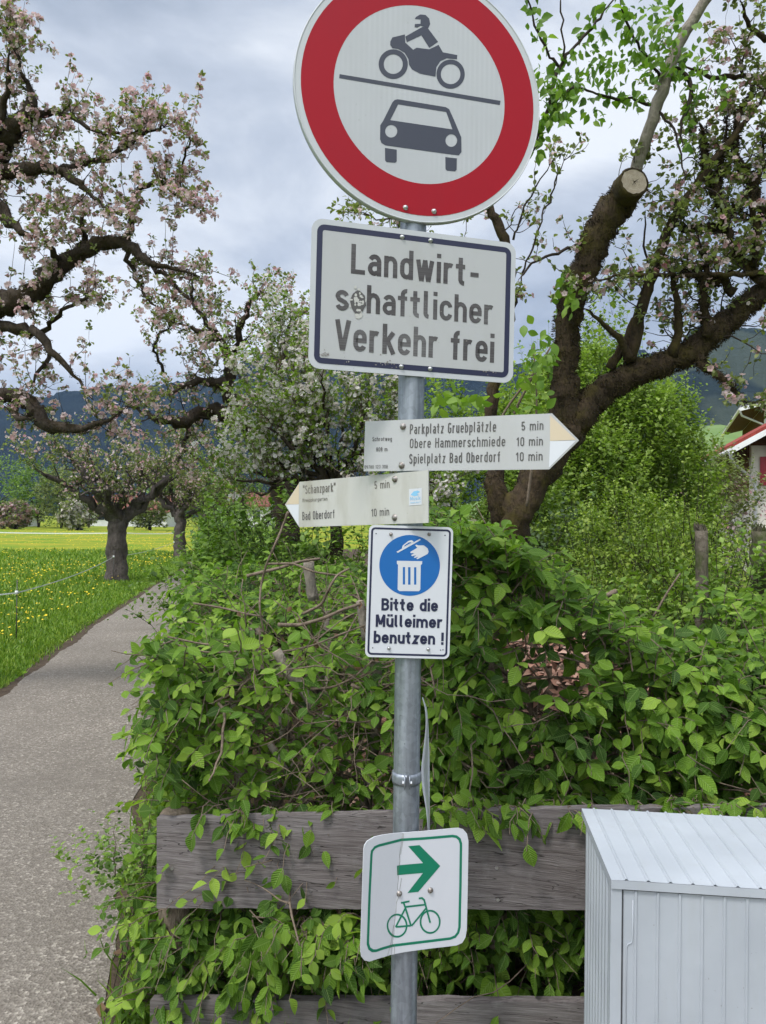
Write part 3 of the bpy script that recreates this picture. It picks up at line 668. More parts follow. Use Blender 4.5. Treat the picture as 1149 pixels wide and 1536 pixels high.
    S.part('sticker_mark', 'sky_ink', [S.uvs([(494, 341), (505, 328), (520, 325), (528, 330), (516, 337), (526, 341), (508, 346)])], .0011)
    S.text('sky_ink', 'Musik', (493, 361), (530, 358), 13, .15, .0011); S.text('sky_ink', 'oberdorf', (493, 372), (530, 369), 6, .15, .0011); settle(rt, S.o)
    # ---- litter sign
    rt = thing('litter_sign', None, 'white upright sign with a blue disc showing a hand above a bin', 'sign')
    S = Sign(rt, 1.6, 1.09, .0637, 1.4294, (520, 770), 6.047); hw, hh = .09865 * S.k, .1542 * S.k
    S.part('plate', 'sign_clean', [rrect(-hw, -hh, hw, hh, .013)], 0, .002)
    S.part('border', 'navy', [rrect(-hw + .0052, -hh + .0055, hw - .0052, hh - .0055, .0098), rrect(-hw + .0098, -hh + .0101, hw - .0098, hh - .0101, .0055)], .0004)
    S.part('blue_disc', 'blue', [S.uvs(circ(571, 472, 275, 276, 72))], .0004)
    hole = lambda x0, y0, x1, y1: S.uvs([(x0, y0), (x1, y0), (x1, y1), (x0, y1)])
    S.part('bin_pictogram', 'sign_clean', [S.uvs([(455, 430), (686, 434), (684, 460), (672, 468), (668, 690), (656, 706), (478, 705), (462, 690), (466, 466), (456, 458)]), hole(509, 487, 530, 646), hole(557, 488, 579, 647), hole(611, 489, 632, 647)], .0006)
    S.part('lid_pictogram', 'sign_clean', [S.uvs([(452, 348), (664, 231), (672, 241), (463, 359)])], .0006)
    S.part('lid_handle_pictogram', 'sign_clean', [S.uvs([(500, 321), (508, 292), (560, 250), (588, 243), (607, 254), (604, 262)]), S.uvs([(521, 303), (526, 290), (564, 264), (582, 262), (586, 267)])], .0006)
    S.part('hand_pictogram', 'sign_clean', [S.uvs([(620, 290), (632, 284), (650, 291), (700, 290), (735, 318), (743, 348), (735, 368), (643, 416), (632, 411), (650, 393), (618, 405), (609, 398), (632, 379), (592, 389), (584, 379), (614, 361), (580, 361), (577, 350), (640, 312)])], .0006)
    S.text('navy', 'Bitte die', (314, 881), (827, 891), 112, .2, .0005, gap=.07); S.text('navy', 'Mülleimer', (262, 1029), (872, 1042), 112, .2, .0005, gap=.07); S.text('navy', 'benutzen !', (243, 1176), (878, 1193), 112, .2, .0005, gap=.07)
    for p in ((401, 190), (748, 190), (383, 1222), (739, 1230)): S.bolt(p, .0034, 'rust_bolt' if p[1] < 500 else 'bolt')
    for p in ((267, 184), (892, 200), (236, 1220), (873, 1238), (852, 1240)): S.part('nail_hole', 'ink', [S.uvs(circ(p[0], p[1], 6, 6, 10))], .0005)
    settle(rt, S.o)
    # ---- bent bicycle sign
    rt = thing('bicycle_route_sign', None, 'bent white square sign with a green arrow above a green bicycle, cracked along its fold', 'sign')
    S = Sign(rt, 14, .4, .0637, .985, (520, 1220), 4.86, bend=((405, 140), (328, 1035), 19))
    S.part('plate', 'sign_clean', [S.uvs([(124, 262), (130, 232), (150, 202), (200, 172), (262, 157), (330, 147), (405, 141), (560, 130), (780, 109), (815, 107), (850, 117), (877, 148), (888, 205), (883, 540), (876, 850), (866, 905), (842, 945), (800, 964), (600, 987), (420, 1012), (330, 1030), (230, 1060), (165, 1081), (130, 1072), (108, 1045), (101, 1010), (112, 640)])], 0, .002)
    mb = MB(); S.stroke(mb, S.uvs([(180, 300), (184, 275), (205, 248), (235, 234), (310, 215), (393, 194), (560, 183), (770, 165), (800, 170), (822, 188), (833, 222), (829, 520), (822, 830), (812, 870), (790, 898), (755, 912), (560, 936), (330, 965), (260, 985), (215, 1001), (188, 1001), (165, 985), (154, 950), (166, 600)]), .0062, .0004, True); mb.build('border', M['green'], rt, False)
    S.part('arrow', 'green', [S.uvs([(448, 239), (530, 231), (682, 383), (522, 572), (443, 580), (556, 434), (368, 452), (366, 382), (557, 362)])], .0005)
    mb = MB()
    for c_ in ((367, 818, 70, 81), (608, 790, 70, 81)): S.stroke(mb, S.uvs(circ(*c_, 36)), .0042, .0005, True)
    for q in ([(357, 827), (467, 818)], [(357, 827), (428, 690)], [(469, 820), (425, 680), (414, 650)], [(395, 652), (458, 640)], [(428, 681), (576, 664)], [(472, 820), (582, 686)], [(570, 650), (608, 796)], [(525, 619), (548, 616), (564, 630), (571, 655)]): S.stroke(mb, S.uvs(q), .0042, .0006)
    mb.build('bicycle_pictogram', M['green'], rt, False)
    mb = MB()
    for q in ([(406, 142), (398, 215), (384, 300), (388, 350), (372, 420), (376, 480), (368, 540), (380, 580)], [(382, 600), (362, 650), (358, 720), (346, 800), (343, 880), (330, 960), (326, 1028)], [(414, 145), (406, 220), (392, 300)], [(400, 470), (388, 540), (383, 575)], [(350, 950), (347, 1026)], [(340, 815), (330, 900), (318, 960), (295, 1038)]): S.stroke(mb, S.uvs(q), .0008, .0007)
    mb.build('cracks', M['crack'], rt, False)
    for p in ((383, 585), (610, 560)): S.bolt(p, .0056, 'rust_bolt')
    settle(rt, S.o)
    # ---- second bicycle plate seen edge-on at the side of the pole, with its clamp
    rt = thing('edge_on_sign', None, 'curled white plate seen edge on beside the pole, held by a clamp', 'sign')
    nf = 30; zt = P(640, 1046, 1.85)[2]; zb = P(642, 1262, 1.85)[2]; mb = MB(); gr = MB(); ss = np.linspace(0, 1, nf)
    fx = np.interp(ss, [0, .08, .2, .38, .5, .62, .8, 1], [633, 638.5, 639, 634.5, 631, 633, 640, 642.5]); bx = np.interp(ss, [0, .08, .2, .4, .6, .8, 1], [634, 640, 642, 643.5, 644, 643.8, 644])
    for _ in range(3):
        fx[1:-1] = .25 * fx[:-2] + .5 * fx[1:-1] + .25 * fx[2:]
    py = 1046 + ss * 216
    A = np.array([P(x, y, 1.845) for x, y in zip(fx, py)]); B = np.array([P(x, y, 2.04) for x, y in zip(bx, py)])
    tx = np.array([.0012, 0, 0]); mk = []
    for k in (0, .33, .66, 1): mk.append(A * (1 - k) + B * k)
    vv = np.concatenate([np.concatenate(mk), np.concatenate(mk) + tx]); f = []
    for h_ in (0, 4 * nf):
        for k in range(3):
            for i in range(nf - 1): f.append((h_ + k * nf + i, h_ + k * nf + i + 1, h_ + (k + 1) * nf + i + 1, h_ + (k + 1) * nf + i))
    for k in (0, 3):
        for i in range(nf - 1): f.append((k * nf + i, k * nf + i + 1, 4 * nf + k * nf + i + 1, 4 * nf + k * nf + i))
    mb.add(vv, f); mb.build('plate', M['sign_clean'], rt)
    l0 = (A * .62 + B * .38 - tx * .4)[3:-2]; l1 = (A * .50 + B * .50 - tx * .4)[3:-2]; m_ = len(l0)
    gr.add(np.concatenate([l0, l1]), [(i, i + 1, m_ + i + 1, m_ + i) for i in range(m_ - 1)]); gr.build('green_line', M['green'], rt)
    zc = P(605, 1170, 1.82)[2]; mb = MB(); n = 28; hb = .0135
    th = np.linspace(R(-82), R(268), n)
    vv = [(AX + r * math.cos(t_), AY + r * math.sin(t_), zc + h_) for h_, r in ((-hb, AR + .0004), (-hb, AR + .0026), (-hb * .5, AR + .0042), (hb * .5, AR + .0042), (hb, AR + .0026), (hb, AR + .0004)) for t_ in th]
    mb.add(vv, [(i * n + j, i * n + j + 1, (i + 1) * n + j + 1, (i + 1) * n + j) for i in range(5) for j in range(n - 1)]); 
    for xo in (-.0075, .0045): mb.box((AX + xo, AY - AR - .016, zc - .0145), (.0028, 0, 0), (0, .018, 0), (0, 0, .029))
    mb.build('clamp', M['galv'], rt)
    for xo, l in ((-.0115, .004), (.0073, .004)):
        mb = MB(); mb.tube([(AX + xo, AY - AR - .0095, zc - .001), (AX + xo + l, AY - AR - .0095, zc - .001)], .0052, 6); mb.build('nut', M['bolt'], rt, False)
    settle(rt, (AX, AY, 1.0))
build_signs()

# ------------------------------------------------------------------ ground, path, hills
SL = -.232                                              # the path runs off to the left: dx/dy
def hedge_x(y): return -.61 - .222 * (np.asarray(y) - 2.3)
def path_left(y): return np.interp(y, [-6, 2, 4, 7, 11, 16.5, 25, 60], [-2.2, -2.70, -2.90, -3.36, -4.10, -4.98, -6.25, -13.9])
def path_right(y): return np.interp(y, [-6, .4, 1.3, 1.9, 2.44, 3.9, 60], [6.5, 6.0, 1.2, -.45, -.90, -1.24, -1.26 + SL * 56.1])
def ground_mat():
    t = NT('meadow'); p = t.pos(); big = t.noise(p, .10, 4); f = t.noise(p, 3.5, 6, .65); g = t.noise(p, 40, 3)
    col = t.ramp(t.math('ADD', t.math('MULTIPLY', f, .5), t.math('MULTIPLY', g, .5)), [(.3, (.05, .11, .010)), (.55, (.11, .21, .015)), (.75, (.17, .27, .03))])
    y = t.nd('ShaderNodeSeparateXYZ', {0: p}).outputs[1]
    far = t.ramp(t.math('DIVIDE', y, 60.0), [(.1, (0, 0, 0)), (.7, (1, 1, 1))])
    pat = t.ramp(t.noise(p, .35, 5, .6), [(.36, (0, 0, 0)), (.62, (1, 1, 1))])
    col = t.mix(t.math('MULTIPLY', t.math('MULTIPLY', far, pat), .78), col, (.30, .255, .025))
    return t.set(col, .95, spec=.1, bump=f, bs=.6, bd=.05)
M['meadow'] = ground_mat()
def path_mat():
    t = NT('gravel_path'); p = t.pos()
    v = t.nd('ShaderNodeTexVoronoi', {'Vector': p, 'Scale': 95.0}); v2 = t.nd('ShaderNodeTexVoronoi', {'Vector': p, 'Scale': 38.0})
    big = t.noise(p, .8, 5, .6); mid = t.noise(p, 7, 5, .65)
    r1 = t.nd('ShaderNodeSeparateColor', {0: v.outputs['Color']}).outputs[0]; r2 = t.nd('ShaderNodeSeparateColor', {0: v2.outputs['Color']}).outputs[1]
    col = t.ramp(r1, [(0, (.115, .104, .093)), (.5, (.185, .17, .155)), (.85, (.25, .234, .214)), (1, (.40, .38, .35))])
    st = t.math('MULTIPLY', t.math('GREATER_THAN', r2, .86), t.math('LESS_THAN', v2.outputs['Distance'], .28))
    col = t.mix(st, col, (.42, .40, .365))
    col = t.mix(t.ramp(big, [(.35, (0, 0, 0)), (.65, (.65, .65, .65))]), col, (.125, .115, .104))
    col = t.mix(t.ramp(mid, [(.55, (0, 0, 0)), (.8, (.5, .5, .5))]), col, (.13, .115, .10))
    fine = t.noise(p, 26, 4, .7); col = t.mix(t.ramp(fine, [(.50, (0, 0, 0)), (.72, (.55, .55, .55))]), col, (.11, .10, .09))
    col = t.mix(1.0, col, (1.03, .97, .89, 1), 'MULTIPLY')
    return t.set(col, .92, spec=.25, bump=t.math('ADD', v.outputs['Distance'], t.math('MULTIPLY', mid, .8)), bs=.7, bd=.006)
M['path'] = path_mat()
def soil_mat():
    t = NT('soil'); p = t.pos(); a = t.noise(p, 9, 7, .65); b = t.noise(p, 80, 4)
    return t.set(t.ramp(t.math('ADD', t.math('MULTIPLY', a, .6), t.math('MULTIPLY', b, .4)), [(.3, (.028, .02, .013)), (.6, (.085, .063, .045)), (.8, (.16, .125, .09))]), .95, spec=.1, bump=a, bs=.8, bd=.03)
M['soil'] = soil_mat()
def build_ground():
    mb = MB(); mb.add([(-4000, -600, 0), (4000, -600, 0), (4000, 6000, 0), (-4000, 6000, 0)], [(0, 1, 2, 3)])
    mb.build('meadow', M['meadow'], kind='structure', smooth=False)
    rng = np.random.default_rng(7)
    def strip(name, lf, rt_, z, mat, ys, jit, wob=.08):
        n = len(ys); k = 9; mb = MB()
        sm = lambda: np.convolve(rng.normal(0, jit, n + 8), np.ones(9) / 3.6, 'valid') + rng.normal(0, jit * .25, n)
        L = lf(ys) + sm(); Rr = rt_(ys) + sm()
        tt = np.linspace(0, 1, k); v = np.stack([L[:, None] * (1 - tt) + Rr[:, None] * tt, np.repeat(ys[:, None], k, 1), np.full((n, k), z)], -1)
        f = [(i * k + j, i * k + j + 1, (i + 1) * k + j + 1, (i + 1) * k + j) for i in range(n - 1) for j in range(k - 1)]
        mb.add(v.reshape(-1, 3), f); return mb.build(name, M[mat], kind='structure')
    ys = np.concatenate([np.arange(-6, 12, .07), np.arange(12, 60, .3)])
    strip('path_verge', lambda y: path_left(y) - .16, lambda y: path_right(y) + .22, .004, 'soil', ys, .05)
    strip('path', path_left, path_right, .009, 'path', ys, .022)
    # garden behind the hedge
    mb = MB(); yy = np.arange(2.2, 40, .5); k = 12
    v = []
    for y in yy:
        for t_ in np.linspace(0, 1, k): v.append((hedge_x(y) + .1 + t_ * 24, y, .006))
    mb.add(v, [(i * k + j, i * k + j + 1, (i + 1) * k + j + 1, (i + 1) * k + j) for i in range(len(yy) - 1) for j in range(k - 1)])
    mb.build('garden_soil', M['soil'], kind='structure')
    # grass along the path and in the near meadow
    n = 95000; y = 4.5 * (34 / 4.5) ** (rng.random(n) ** .95); off = rng.exponential(1.0, n) * (.3 + y * .16); x = path_left(y) - .12 - off + rng.normal(0, .04, n)
    keep = (np.abs(x) < y * .75 + 1); x, y, off = x[keep], y[keep], off[keep]; n = len(x)
    d = nrm(np.column_stack([rng.normal(0, .45, n), rng.normal(0, .45, n), np.ones(n)])); hgt = rng.uniform(.04, .15, n) * np.clip(.55 + off * .4, .5, 1.25)
    mb = MB(); mb.leaves(T_BLADE, np.column_stack([x, y, np.zeros(n)]), d, rvec(rng, n), hgt, rng.uniform(0, 1, n) ** 1.3, 1.0 + y / 12)
    # right-hand verge at the foot of the hedge and in front of the fence
    n = 9000; y = 1.75 * (14 / 1.75) ** rng.random(n); x = np.where(y < 2.3, rng.uniform(-.75, .2, n), hedge_x(y) + rng.normal(.0, .09, n))
    d = nrm(np.column_stack([rng.normal(0, .5, n), rng.normal(0, .5, n), np.ones(n)]))
    mb.leaves(T_BLADE, np.column_stack([x, y, np.zeros(n)]), d, rvec(rng, n), rng.uniform(.05, .22, n), rng.uniform(0, .8, n), .55)
    mb.build('grass', M['grass'], kind='stuff')
    n = 9500; y = 7 * (75 / 7) ** (rng.random(n) ** .6); x = path_left(y) - .7 - rng.exponential(1, n) * (1 + y * .3); c = np.sin(x * .55 + 1.3) * np.cos(y * .33) + rng.normal(0, .5, n)
    k = c > -.1 + .6 * (y < 14); x, y = x[k], y[k]; n = len(x); mb = MB()
    mb.leaves(T_DISC, np.column_stack([x, y, rng.uniform(.07, .2, n)]), nrm(np.column_stack([rng.normal(0, .3, n), rng.normal(-.25, .3, n), np.ones(n)])), rvec(rng, n), rng.uniform(.020, .034, n) * (1 + y / 60), rng.uniform(0, 1, n))
    mb.build('dandelions', M['dandelion'], kind='stuff')
    # litter of dry leaves and bark chips under and behind the hedge
    n = 5000; x = rng.uniform(-.9, 3.2, n); y = rng.uniform(2.1, 6.5, n)
    mb = MB(); mb.leaves(T_LOW, np.column_stack([x, y, rng.uniform(.01, .05, n)]), nrm(rng.normal(0, 1, (n, 3)) * [1, 1, .25]), nrm(rng.normal(0, .4, (n, 3)) + [0, 0, 1]), rng.uniform(.03, .075, n), rng.uniform(0, 1, n))
    mb.build('leaf_litter', M['brown_leaf'], kind='stuff')
build_ground()
def build_heap():
    rng = np.random.default_rng(19); rt = thing('mulch_heap', None, 'heap of red brown bark mulch seen through a gap in the right hedge', 'mulch heap')
    cx, cy, H = .80, 3.62, 1.10; hf = lambda x, y: H * np.clip(1 - (((x - cx) / 1.0) ** 2 + ((y - cy) / .75) ** 2), 0, 1) ** .6
    mb = MB(); k = 30; gx, gy = np.meshgrid(np.linspace(cx - 1, cx + 1, k), np.linspace(cy - .75, cy + .75, k)); z = hf(gx, gy) + rng.normal(0, .01, gx.shape) + .004
    mb.add(np.stack([gx, gy, z], -1).reshape(-1, 3), [(i * k + j, i * k + j + 1, (i + 1) * k + j + 1, (i + 1) * k + j) for i in range(k - 1) for j in range(k - 1)]); mb.build('mound', M['soil'], rt)
    n = 6500; x = rng.uniform(cx - 1, cx + 1, n); y = rng.uniform(cy - .75, cy + .4, n); z = hf(x, y); ok = z > .05; x, y, z = x[ok], y[ok], z[ok]; n = len(x); mb = MB()
    mb.leaves(T_LOW, np.column_stack([x, y, z + rng.uniform(0, .04, n)]), rvec(rng, n) * [1, 1, .6], nrm(rng.normal(0, .5, (n, 3)) + [0, -.7, 1]), rng.uniform(.03, .075, n), rng.uniform(.2, 1, n), .7); mb.build('bark_chips', M['mulch'], rt); settle(rt, (cx, cy, 0))
M['mulch'] = leaf_mat('bark_mulch', [(0, (.14, .06, .042)), (.6, (.34, .17, .125)), (1, (.48, .31, .24))], False, .05, .8, tboost=(1, 1, 1))
build_heap()

def forest_mat(name, dark, light, past=None, sc=.02):
    t = NT(name); p = t.pos(); a = t.noise(p, sc, 8, .7); b = t.noise(p, sc * .12, 4, .6)
    col = t.ramp(a, [(.35, dark), (.7, light)])
    if past: col = t.mix(t.ramp(b, [(.56, (0, 0, 0)), (.60, (1, 1, 1))]), col, past)
    return t.set(col, 1, spec=0, bump=a, bs=1, bd=12)
M['ridge'] = forest_mat('forest_ridge', (.006, .011, .014), (.017, .026, .027))
M['near_hill'] = forest_mat('rocky_hill', (.010, .016, .018), (.026, .038, .034), (.05, .062, .045), .03)
M['pasture'] = noisy('pasture', (.085, .15, .03), (.13, .19, .05), .05, 1)
def hills():
    rng = np.random.default_rng(12)
    def ridge(name, mat, dist, depth, pts, x0, x1, nx, jag, rows=26, foot=.0):
        """a hill whose crest is seen along pts (pixels) from the path; real slopes run down to the plain on both sides"""
        xs = np.linspace(x0, x1, nx); ys = np.interp(xs, [p[0] for p in pts], [p[1] for p in pts]); mb = MB(); v = []
        ph = rng.uniform(0, 6, 8); nz = sum(np.sin(xs * (.02 * 1.9 ** k) + ph[k]) / 1.6 ** k for k in range(7)) * 2.2
        for i, (a, b) in enumerate(zip(xs, ys)):
            r = ray(a, b - nz[i] * jag); top = CAM + r * dist; H = max(top[2], 1)
            dr = nrm(np.array([r[0], r[1], 0]))
            for j in range(rows):
                s_ = j / (rows - 1) * 2 - 1                        # -1 near foot, 0 crest, 1 far foot
                h = H * (1 - abs(s_)) ** .8 if s_ < 0 else H * (1 - s_) ** .9
                bump_ = 0 if j in (0, rows - 1) else math.sin(a * .013 + j * 1.1) * 3 * H / 200 + rng.normal(0, jag * dist / 1154 * .9)
                q = top + dr * s_ * depth; v.append((q[0], q[1], max(h + bump_, -2 if j in (0, rows - 1) else .5)))
        mb.add(v, [(i * rows + j, i * rows + j + 1, (i + 1) * rows + j + 1, (i + 1) * rows + j) for i in range(nx - 1) for j in range(rows - 1)])
        return mb.build(name, M[mat], kind='structure')
    ridge('forest_hill', 'ridge', 1500, 620, [(-900, 560), (-300, 640), (0, 615), (90, 590), (150, 572), (230, 575), (330, 560), (420, 510), (470, 480), (560, 500), (640, 545), (700, 545), (900, 520), (1000, 530), (1400, 600), (2200, 640)], -900, 2200, 700, 1.3)
    ridge('rocky_hill', 'near_hill', 900, 330, [(820, 790), (960, 640), (1010, 530), (1035, 488), (1075, 476), (1110, 486), (1149, 492), (1260, 470), (1500, 420), (2000, 560), (2300, 790)], 820, 2300, 380, 1.2)
    ridge('pasture_hill', 'pasture', 420, 200, [(600, 782), (900, 700), (1040, 640), (1080, 636), (1149, 645), (1300, 640), (1600, 700), (1900, 784)], 600, 1900, 120, .2)
hills()

# ------------------------------------------------------------------ fence of boards, storage box
def fence_d(px): return np.interp(px, [235, 870, 1149, 1500], [2.25, 2.10, 2.03, 1.95])
def build_fence():
    rt = thing('board_fence', None, 'weathered grey board fence on round posts with the hedge growing over it', 'fence')
    rng = np.random.default_rng(3)
    def board(xs, top, bot, xa=235):
        n = 60; mb = MB(); px = np.linspace(xa, 1420, n); tp = np.interp(px, xs, top); bt = np.interp(px, xs, bot)
        F = np.array([P(x, y, fence_d(x)) for x, y in zip(px, tp)]); B = np.array([P(x, y, fence_d(x)) for x, y in zip(px, bt)])
        k = 7; tt = np.linspace(0, 1, k); g = F[:, None] * (1 - tt)[None, :, None] + B[:, None] * tt[None, :, None]
        wob = rng.normal(0, .0012, (n, 1)); g[:, 0, 2:3] += wob; g[:, -1, 2:3] += rng.normal(0, .0012, (n, 1))
        bk = g + np.array([.005, .028, 0]); v = np.concatenate([g.reshape(-1, 3), bk.reshape(-1, 3)]); N = n * k; f = []
        for i in range(n - 1):
            for j in range(k - 1):
                a = i * k + j; f += [(a, a + 1, a + k + 1, a + k), (N + a, N + a + k, N + a + k + 1, N + a + 1)]
            a = i * k; f.append((a, a + k, N + a + k, N + a)); a = i * k + k - 1; f.append((a, N + a, N + a + k, a + k))
        for j in range(k - 1):
            f.append((j, N + j, N + j + 1, j + 1)); a = (n - 1) * k + j; f.append((a, a + 1, N + a + 1, N + a))
        mb.add(v, f); mb.build('board', M['board'], rt, False)
    board([235, 870, 1149, 1420], [1228, 1213, 1211, 1210], [1362, 1365, 1372, 1378])
    board([225, 870, 1149, 1420], [1500, 1504, 1508, 1512], [1640, 1650, 1656, 1660], 225)
    for px, d in ((262, 2.33), (745, 2.40), (1330, 2.15)):
        q = P(px, 1216, d); q[2] += .0; mb = MB(); zz = np.concatenate([np.linspace(0, q[2] - .012, 14), [q[2] - .004, q[2]]]); rr = np.concatenate([np.full(14, .047), [.041, .028]])
        mb.tube(np.column_stack([q[0] + zz * .0, np.full(16, q[1] + .012), zz]), rr, 18, True, .012, rng); mb.build('post', M['post_wood'], rt)
    for px, py in ((258, 1303), (256, 1351), (745, 1302), (747, 1350)):
        c = P(px, py, fence_d(px) - .002); mb = MB(); mb.tube([c + [0, -.001, 0], c + [0, .006, 0]], .0048, 10); mb.build('screw', M['bolt'], rt, False)
    settle(rt, P(262, 1216, 2.3) * [1, 1, 0])
build_fence()

def painted():
    t = NT('light_grey_painted_sheet'); o = t.obj(); a = t.noise(o, 5, 4); b = t.noise(o, 140, 3); c = t.noise(t.scl(o, (30, 30, 5)), 1, 5, .6)
    col = t.mix(t.ramp(a, [(.35, (0, 0, 0)), (.7, (1, 1, 1))]), (.335, .358, .388), (.385, .41, .44))
    col = t.mix(t.math('MULTIPLY', t.ramp(c, [(.52, (0, 0, 0)), (.75, (1, 1, 1))]), .3), col, (.32, .33, .33))
    col = t.mix(t.ramp(b, [(.715, (0, 0, 0)), (.74, (.7, .7, .7))]), col, (.2, .2, .19))
    return t.set(col, t.ramp(a, [(.3, (.34, .34, .34)), (.7, (.5, .5, .5))]), spec=.45, bump=a, bs=.12, bd=.01)
M['paint'] = painted()
M['seam'] = noisy('dark_seam', (.03, .032, .035), (.06, .06, .065), 40)
def build_box():
    rt = thing('storage_box', None, 'light grey metal storage box with a ribbed sloping lid, in front of the board fence', 'storage box')
    yf = 1.62; A = P(917, 1318, yf); psi = R(6.4); a = np.array([math.cos(psi), -math.sin(psi), 0]); n = np.array([math.sin(psi), math.cos(psi), 0]); z = np.array([0, 0, 1.])
    s = .36; Bk = P(873, 1213, 1.985); rise = (Bk - A)[2]; W_ = 1.55; pitch = .0448
    off = (Bk - A) @ a
    Q = lambda u, v, w: A + a * u + n * v + z * w               # u right, v back, w up from lid front edge
    H0 = -A[2]
    # body: front door panel with standing ribs
    mb = MB(); mb.box(Q(.014, .012, H0), a * (W_ - .028), n * (s - .03), z * (-.019 - H0)); mb.build('body', M['paint'], rt, False)
    mb = MB(); mb.box(Q(.0, .0035, H0), a * .0225, n * .014, z * (-.0215 - H0)); mb.build('corner_post', M['paint'], rt, False)
    mb = MB()
    us = [.0255 + .026] + [.0255 + .026 + pitch * k for k in range(1, 33)]
    # door: flat sheet with raised ribs, profile extruded in z
    prof = [(.0262, .0065)]
    for u in us:
        prof += [(u - .0036, .0065), (u - .0018, .0032), (u + .0018, .0032), (u + .0036, .0065)]
    prof += [(W_ - .03, .0065)]; m_ = len(prof); zt, zb = -.0245, H0 + .02
    v = [Q(u, w, zt) for u, w in prof] + [Q(u, w, zb) for u, w in prof]
    mb.add(v, [(i, m_ + i, m_ + i + 1, i + 1) for i in range(m_ - 1)]); mb.build('door', M['paint'], rt, False)
    mb = MB(); mb.box(Q(.0228, .0045, H0), a * .0032, n * .012, z * (-.0235 - H0)); mb.box(Q(.024, .0045, -.0243), a * (W_ - .05), n * .012, z * .0026); mb.build('door_gap', M['seam'], rt, False)
    # latch notch
    mb = MB(); L = [(.0335, -.145), (.0335, -.60)]
    mb.tube([Q(.046, .0062, -.045), Q(.046, .0062, -.125), Q(.044, .0058, -.134), Q(.036, .0056, -.138), Q(.0335, .0056, -.146), Q(.0335, .0058, -.6)], .0014, 6); mb.build('latch_edge', M['paint'], rt)
    # left side panel with corrugation
    mb = MB(); k = 9; prof = []; L_ = s - .045
    for i in range(k):
        v0 = .03 + L_ * i / k; v1 = L_ / k
        prof += [(v0, .0), (v0 + v1 * .25, -.006), (v0 + v1 * .55, -.006), (v0 + v1 * .8, 0)]
    prof += [(s - .012, 0)]; m_ = len(prof)
    top = lambda v_: rise * v_ / s - .024
    vv = [Q(off * v_ / s + .010 + o_, v_, top(v_)) for v_, o_ in prof] + [Q(off * v_ / s + .010 + o_, v_, H0) for v_, o_ in prof]
    mb.add(vv, [(i, i + 1, m_ + i + 1, m_ + i) for i in range(m_ - 1)])
    mb.build('side_panel', M['paint'], rt, False)
    # lid: thick rim and ribbed sheet
    mb = MB(); th = .0205
    def slab(u0, u1, v0, v1, w0, w1):
        c = [(u0, v0), (u1, v0), (u1, v1), (u0, v1)]
        vv = [Q(u + off * v / s, v, rise * v / s + w) for w in (w0, w1) for u, v in c]
        mb.add(vv, [(0, 3, 2, 1), (4, 5, 6, 7), (0, 1, 5, 4), (1, 2, 6, 5), (2, 3, 7, 6), (3, 0, 4, 7)])
    slab(0, W_, 0, s + .012, -th, -.003)
    # sheet profile across u: ribs (folds) every pitch, running back; sawtooth folds
    prof = [(.0, .0), (.026, .0005)]
    for i in range(33):
        u = .0275 + .0017 + pitch * i; prof += [(u - .002, .0005), (u, .0034), (u + .003, .0034), (u + .0062, .0006)]
    prof += [(W_, .0005)]; m_ = len(prof); vs_ = np.linspace(0, s + .012, 6)
    vv = [Q(u + off * v_ / s, v_, rise * v_ / s + w - .0025 + .0008 * math.sin(v_ * 40)) for v_ in vs_ for u, w in prof]
    mb.add(vv, [(j * m_ + i, j * m_ + i + 1, (j + 1) * m_ + i + 1, (j + 1) * m_ + i) for j in range(5) for i in range(m_ - 1)])
    mb.add([Q(0, -.0008, -th), Q(W_, -.0008, -th), Q(W_, -.0008, -.0022), Q(0, -.0008, -.0022)], [(0, 1, 2, 3)])
    mb.build('lid', M['paint'], rt, False); settle(rt, (A[0], A[1], 0))
build_box()

# ------------------------------------------------------------------ hedges
def twigs_with_leaves(rng, base, out, L, leaves, sticks, tpl=T_HORN, n=6, size=.058, up=.25, droop=.5, hang=.35, tlo=0, thi=1, stick_every=1, lift=.3, wid=1.0):
    m = len(base); L = np.broadcast_to(L, (m,))
    d = nrm(out + rng.normal(0, .45, (m, 3)) + [0, 0, up]); g = np.array([0, 0, -1.0])
    pos = lambda t: base + d * (L * t)[:, None] + g * (L * t * t * droop * .5)[:, None]
    sidev = nrm(np.cross(d, nrm(rng.normal(0, .5, (m, 3)) + [0, 0, 1])))
    tone = rng.normal(.47, .24, m)
    for k in range(n):
        t = np.clip((k + .6 + rng.uniform(-.3, .3, m)) / n, 0, 1); p = pos(t); tg = nrm(d + g * (t * droop)[:, None]); sg = 1 if k % 2 else -1
        dd = nrm(tg * .6 + sidev * sg * .85 + g * hang + rng.normal(0, .28, (m, 3)))
        nn = nrm(out * .45 + np.array([0, 0, .9]) * lift * 2 + rng.normal(0, .38, (m, 3)))
        keep = rng.random(m) < .92
        sz = size * 1.1 * rng.choice([.45, .8, 1.0, 1.25], m, p=[.16, .3, .36, .18]) * rng.uniform(.85, 1.15, m) * (1 - .28 * t)
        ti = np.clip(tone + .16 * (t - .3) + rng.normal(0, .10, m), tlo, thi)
        if tpl is T_HORN:
            which = rng.integers(0, 3, m)
            for w_, tp in enumerate(HORNS):
                kk = keep & (which == w_); leaves.leaves(tp, p[kk], dd[kk], nn[kk], sz[kk], ti[kk], wid * rng.uniform(.8, 1.12, kk.sum()))
        else: leaves.leaves(tpl, p[keep], dd[keep], nn[keep], sz[keep], ti[keep], wid)
    if sticks is not None:
        for i in range(0, m, stick_every):
            tt = np.linspace(-.3, 1, 6); q = base[i] + d[i] * (L[i] * tt)[:, None] + g * (L[i] * tt * np.abs(tt) * droop * .5)[:, None]
            q[1:-1] += rng.normal(0, .004, (4, 3)); sticks.tube(q, np.linspace(.0026, .0009, 6), 4, False)

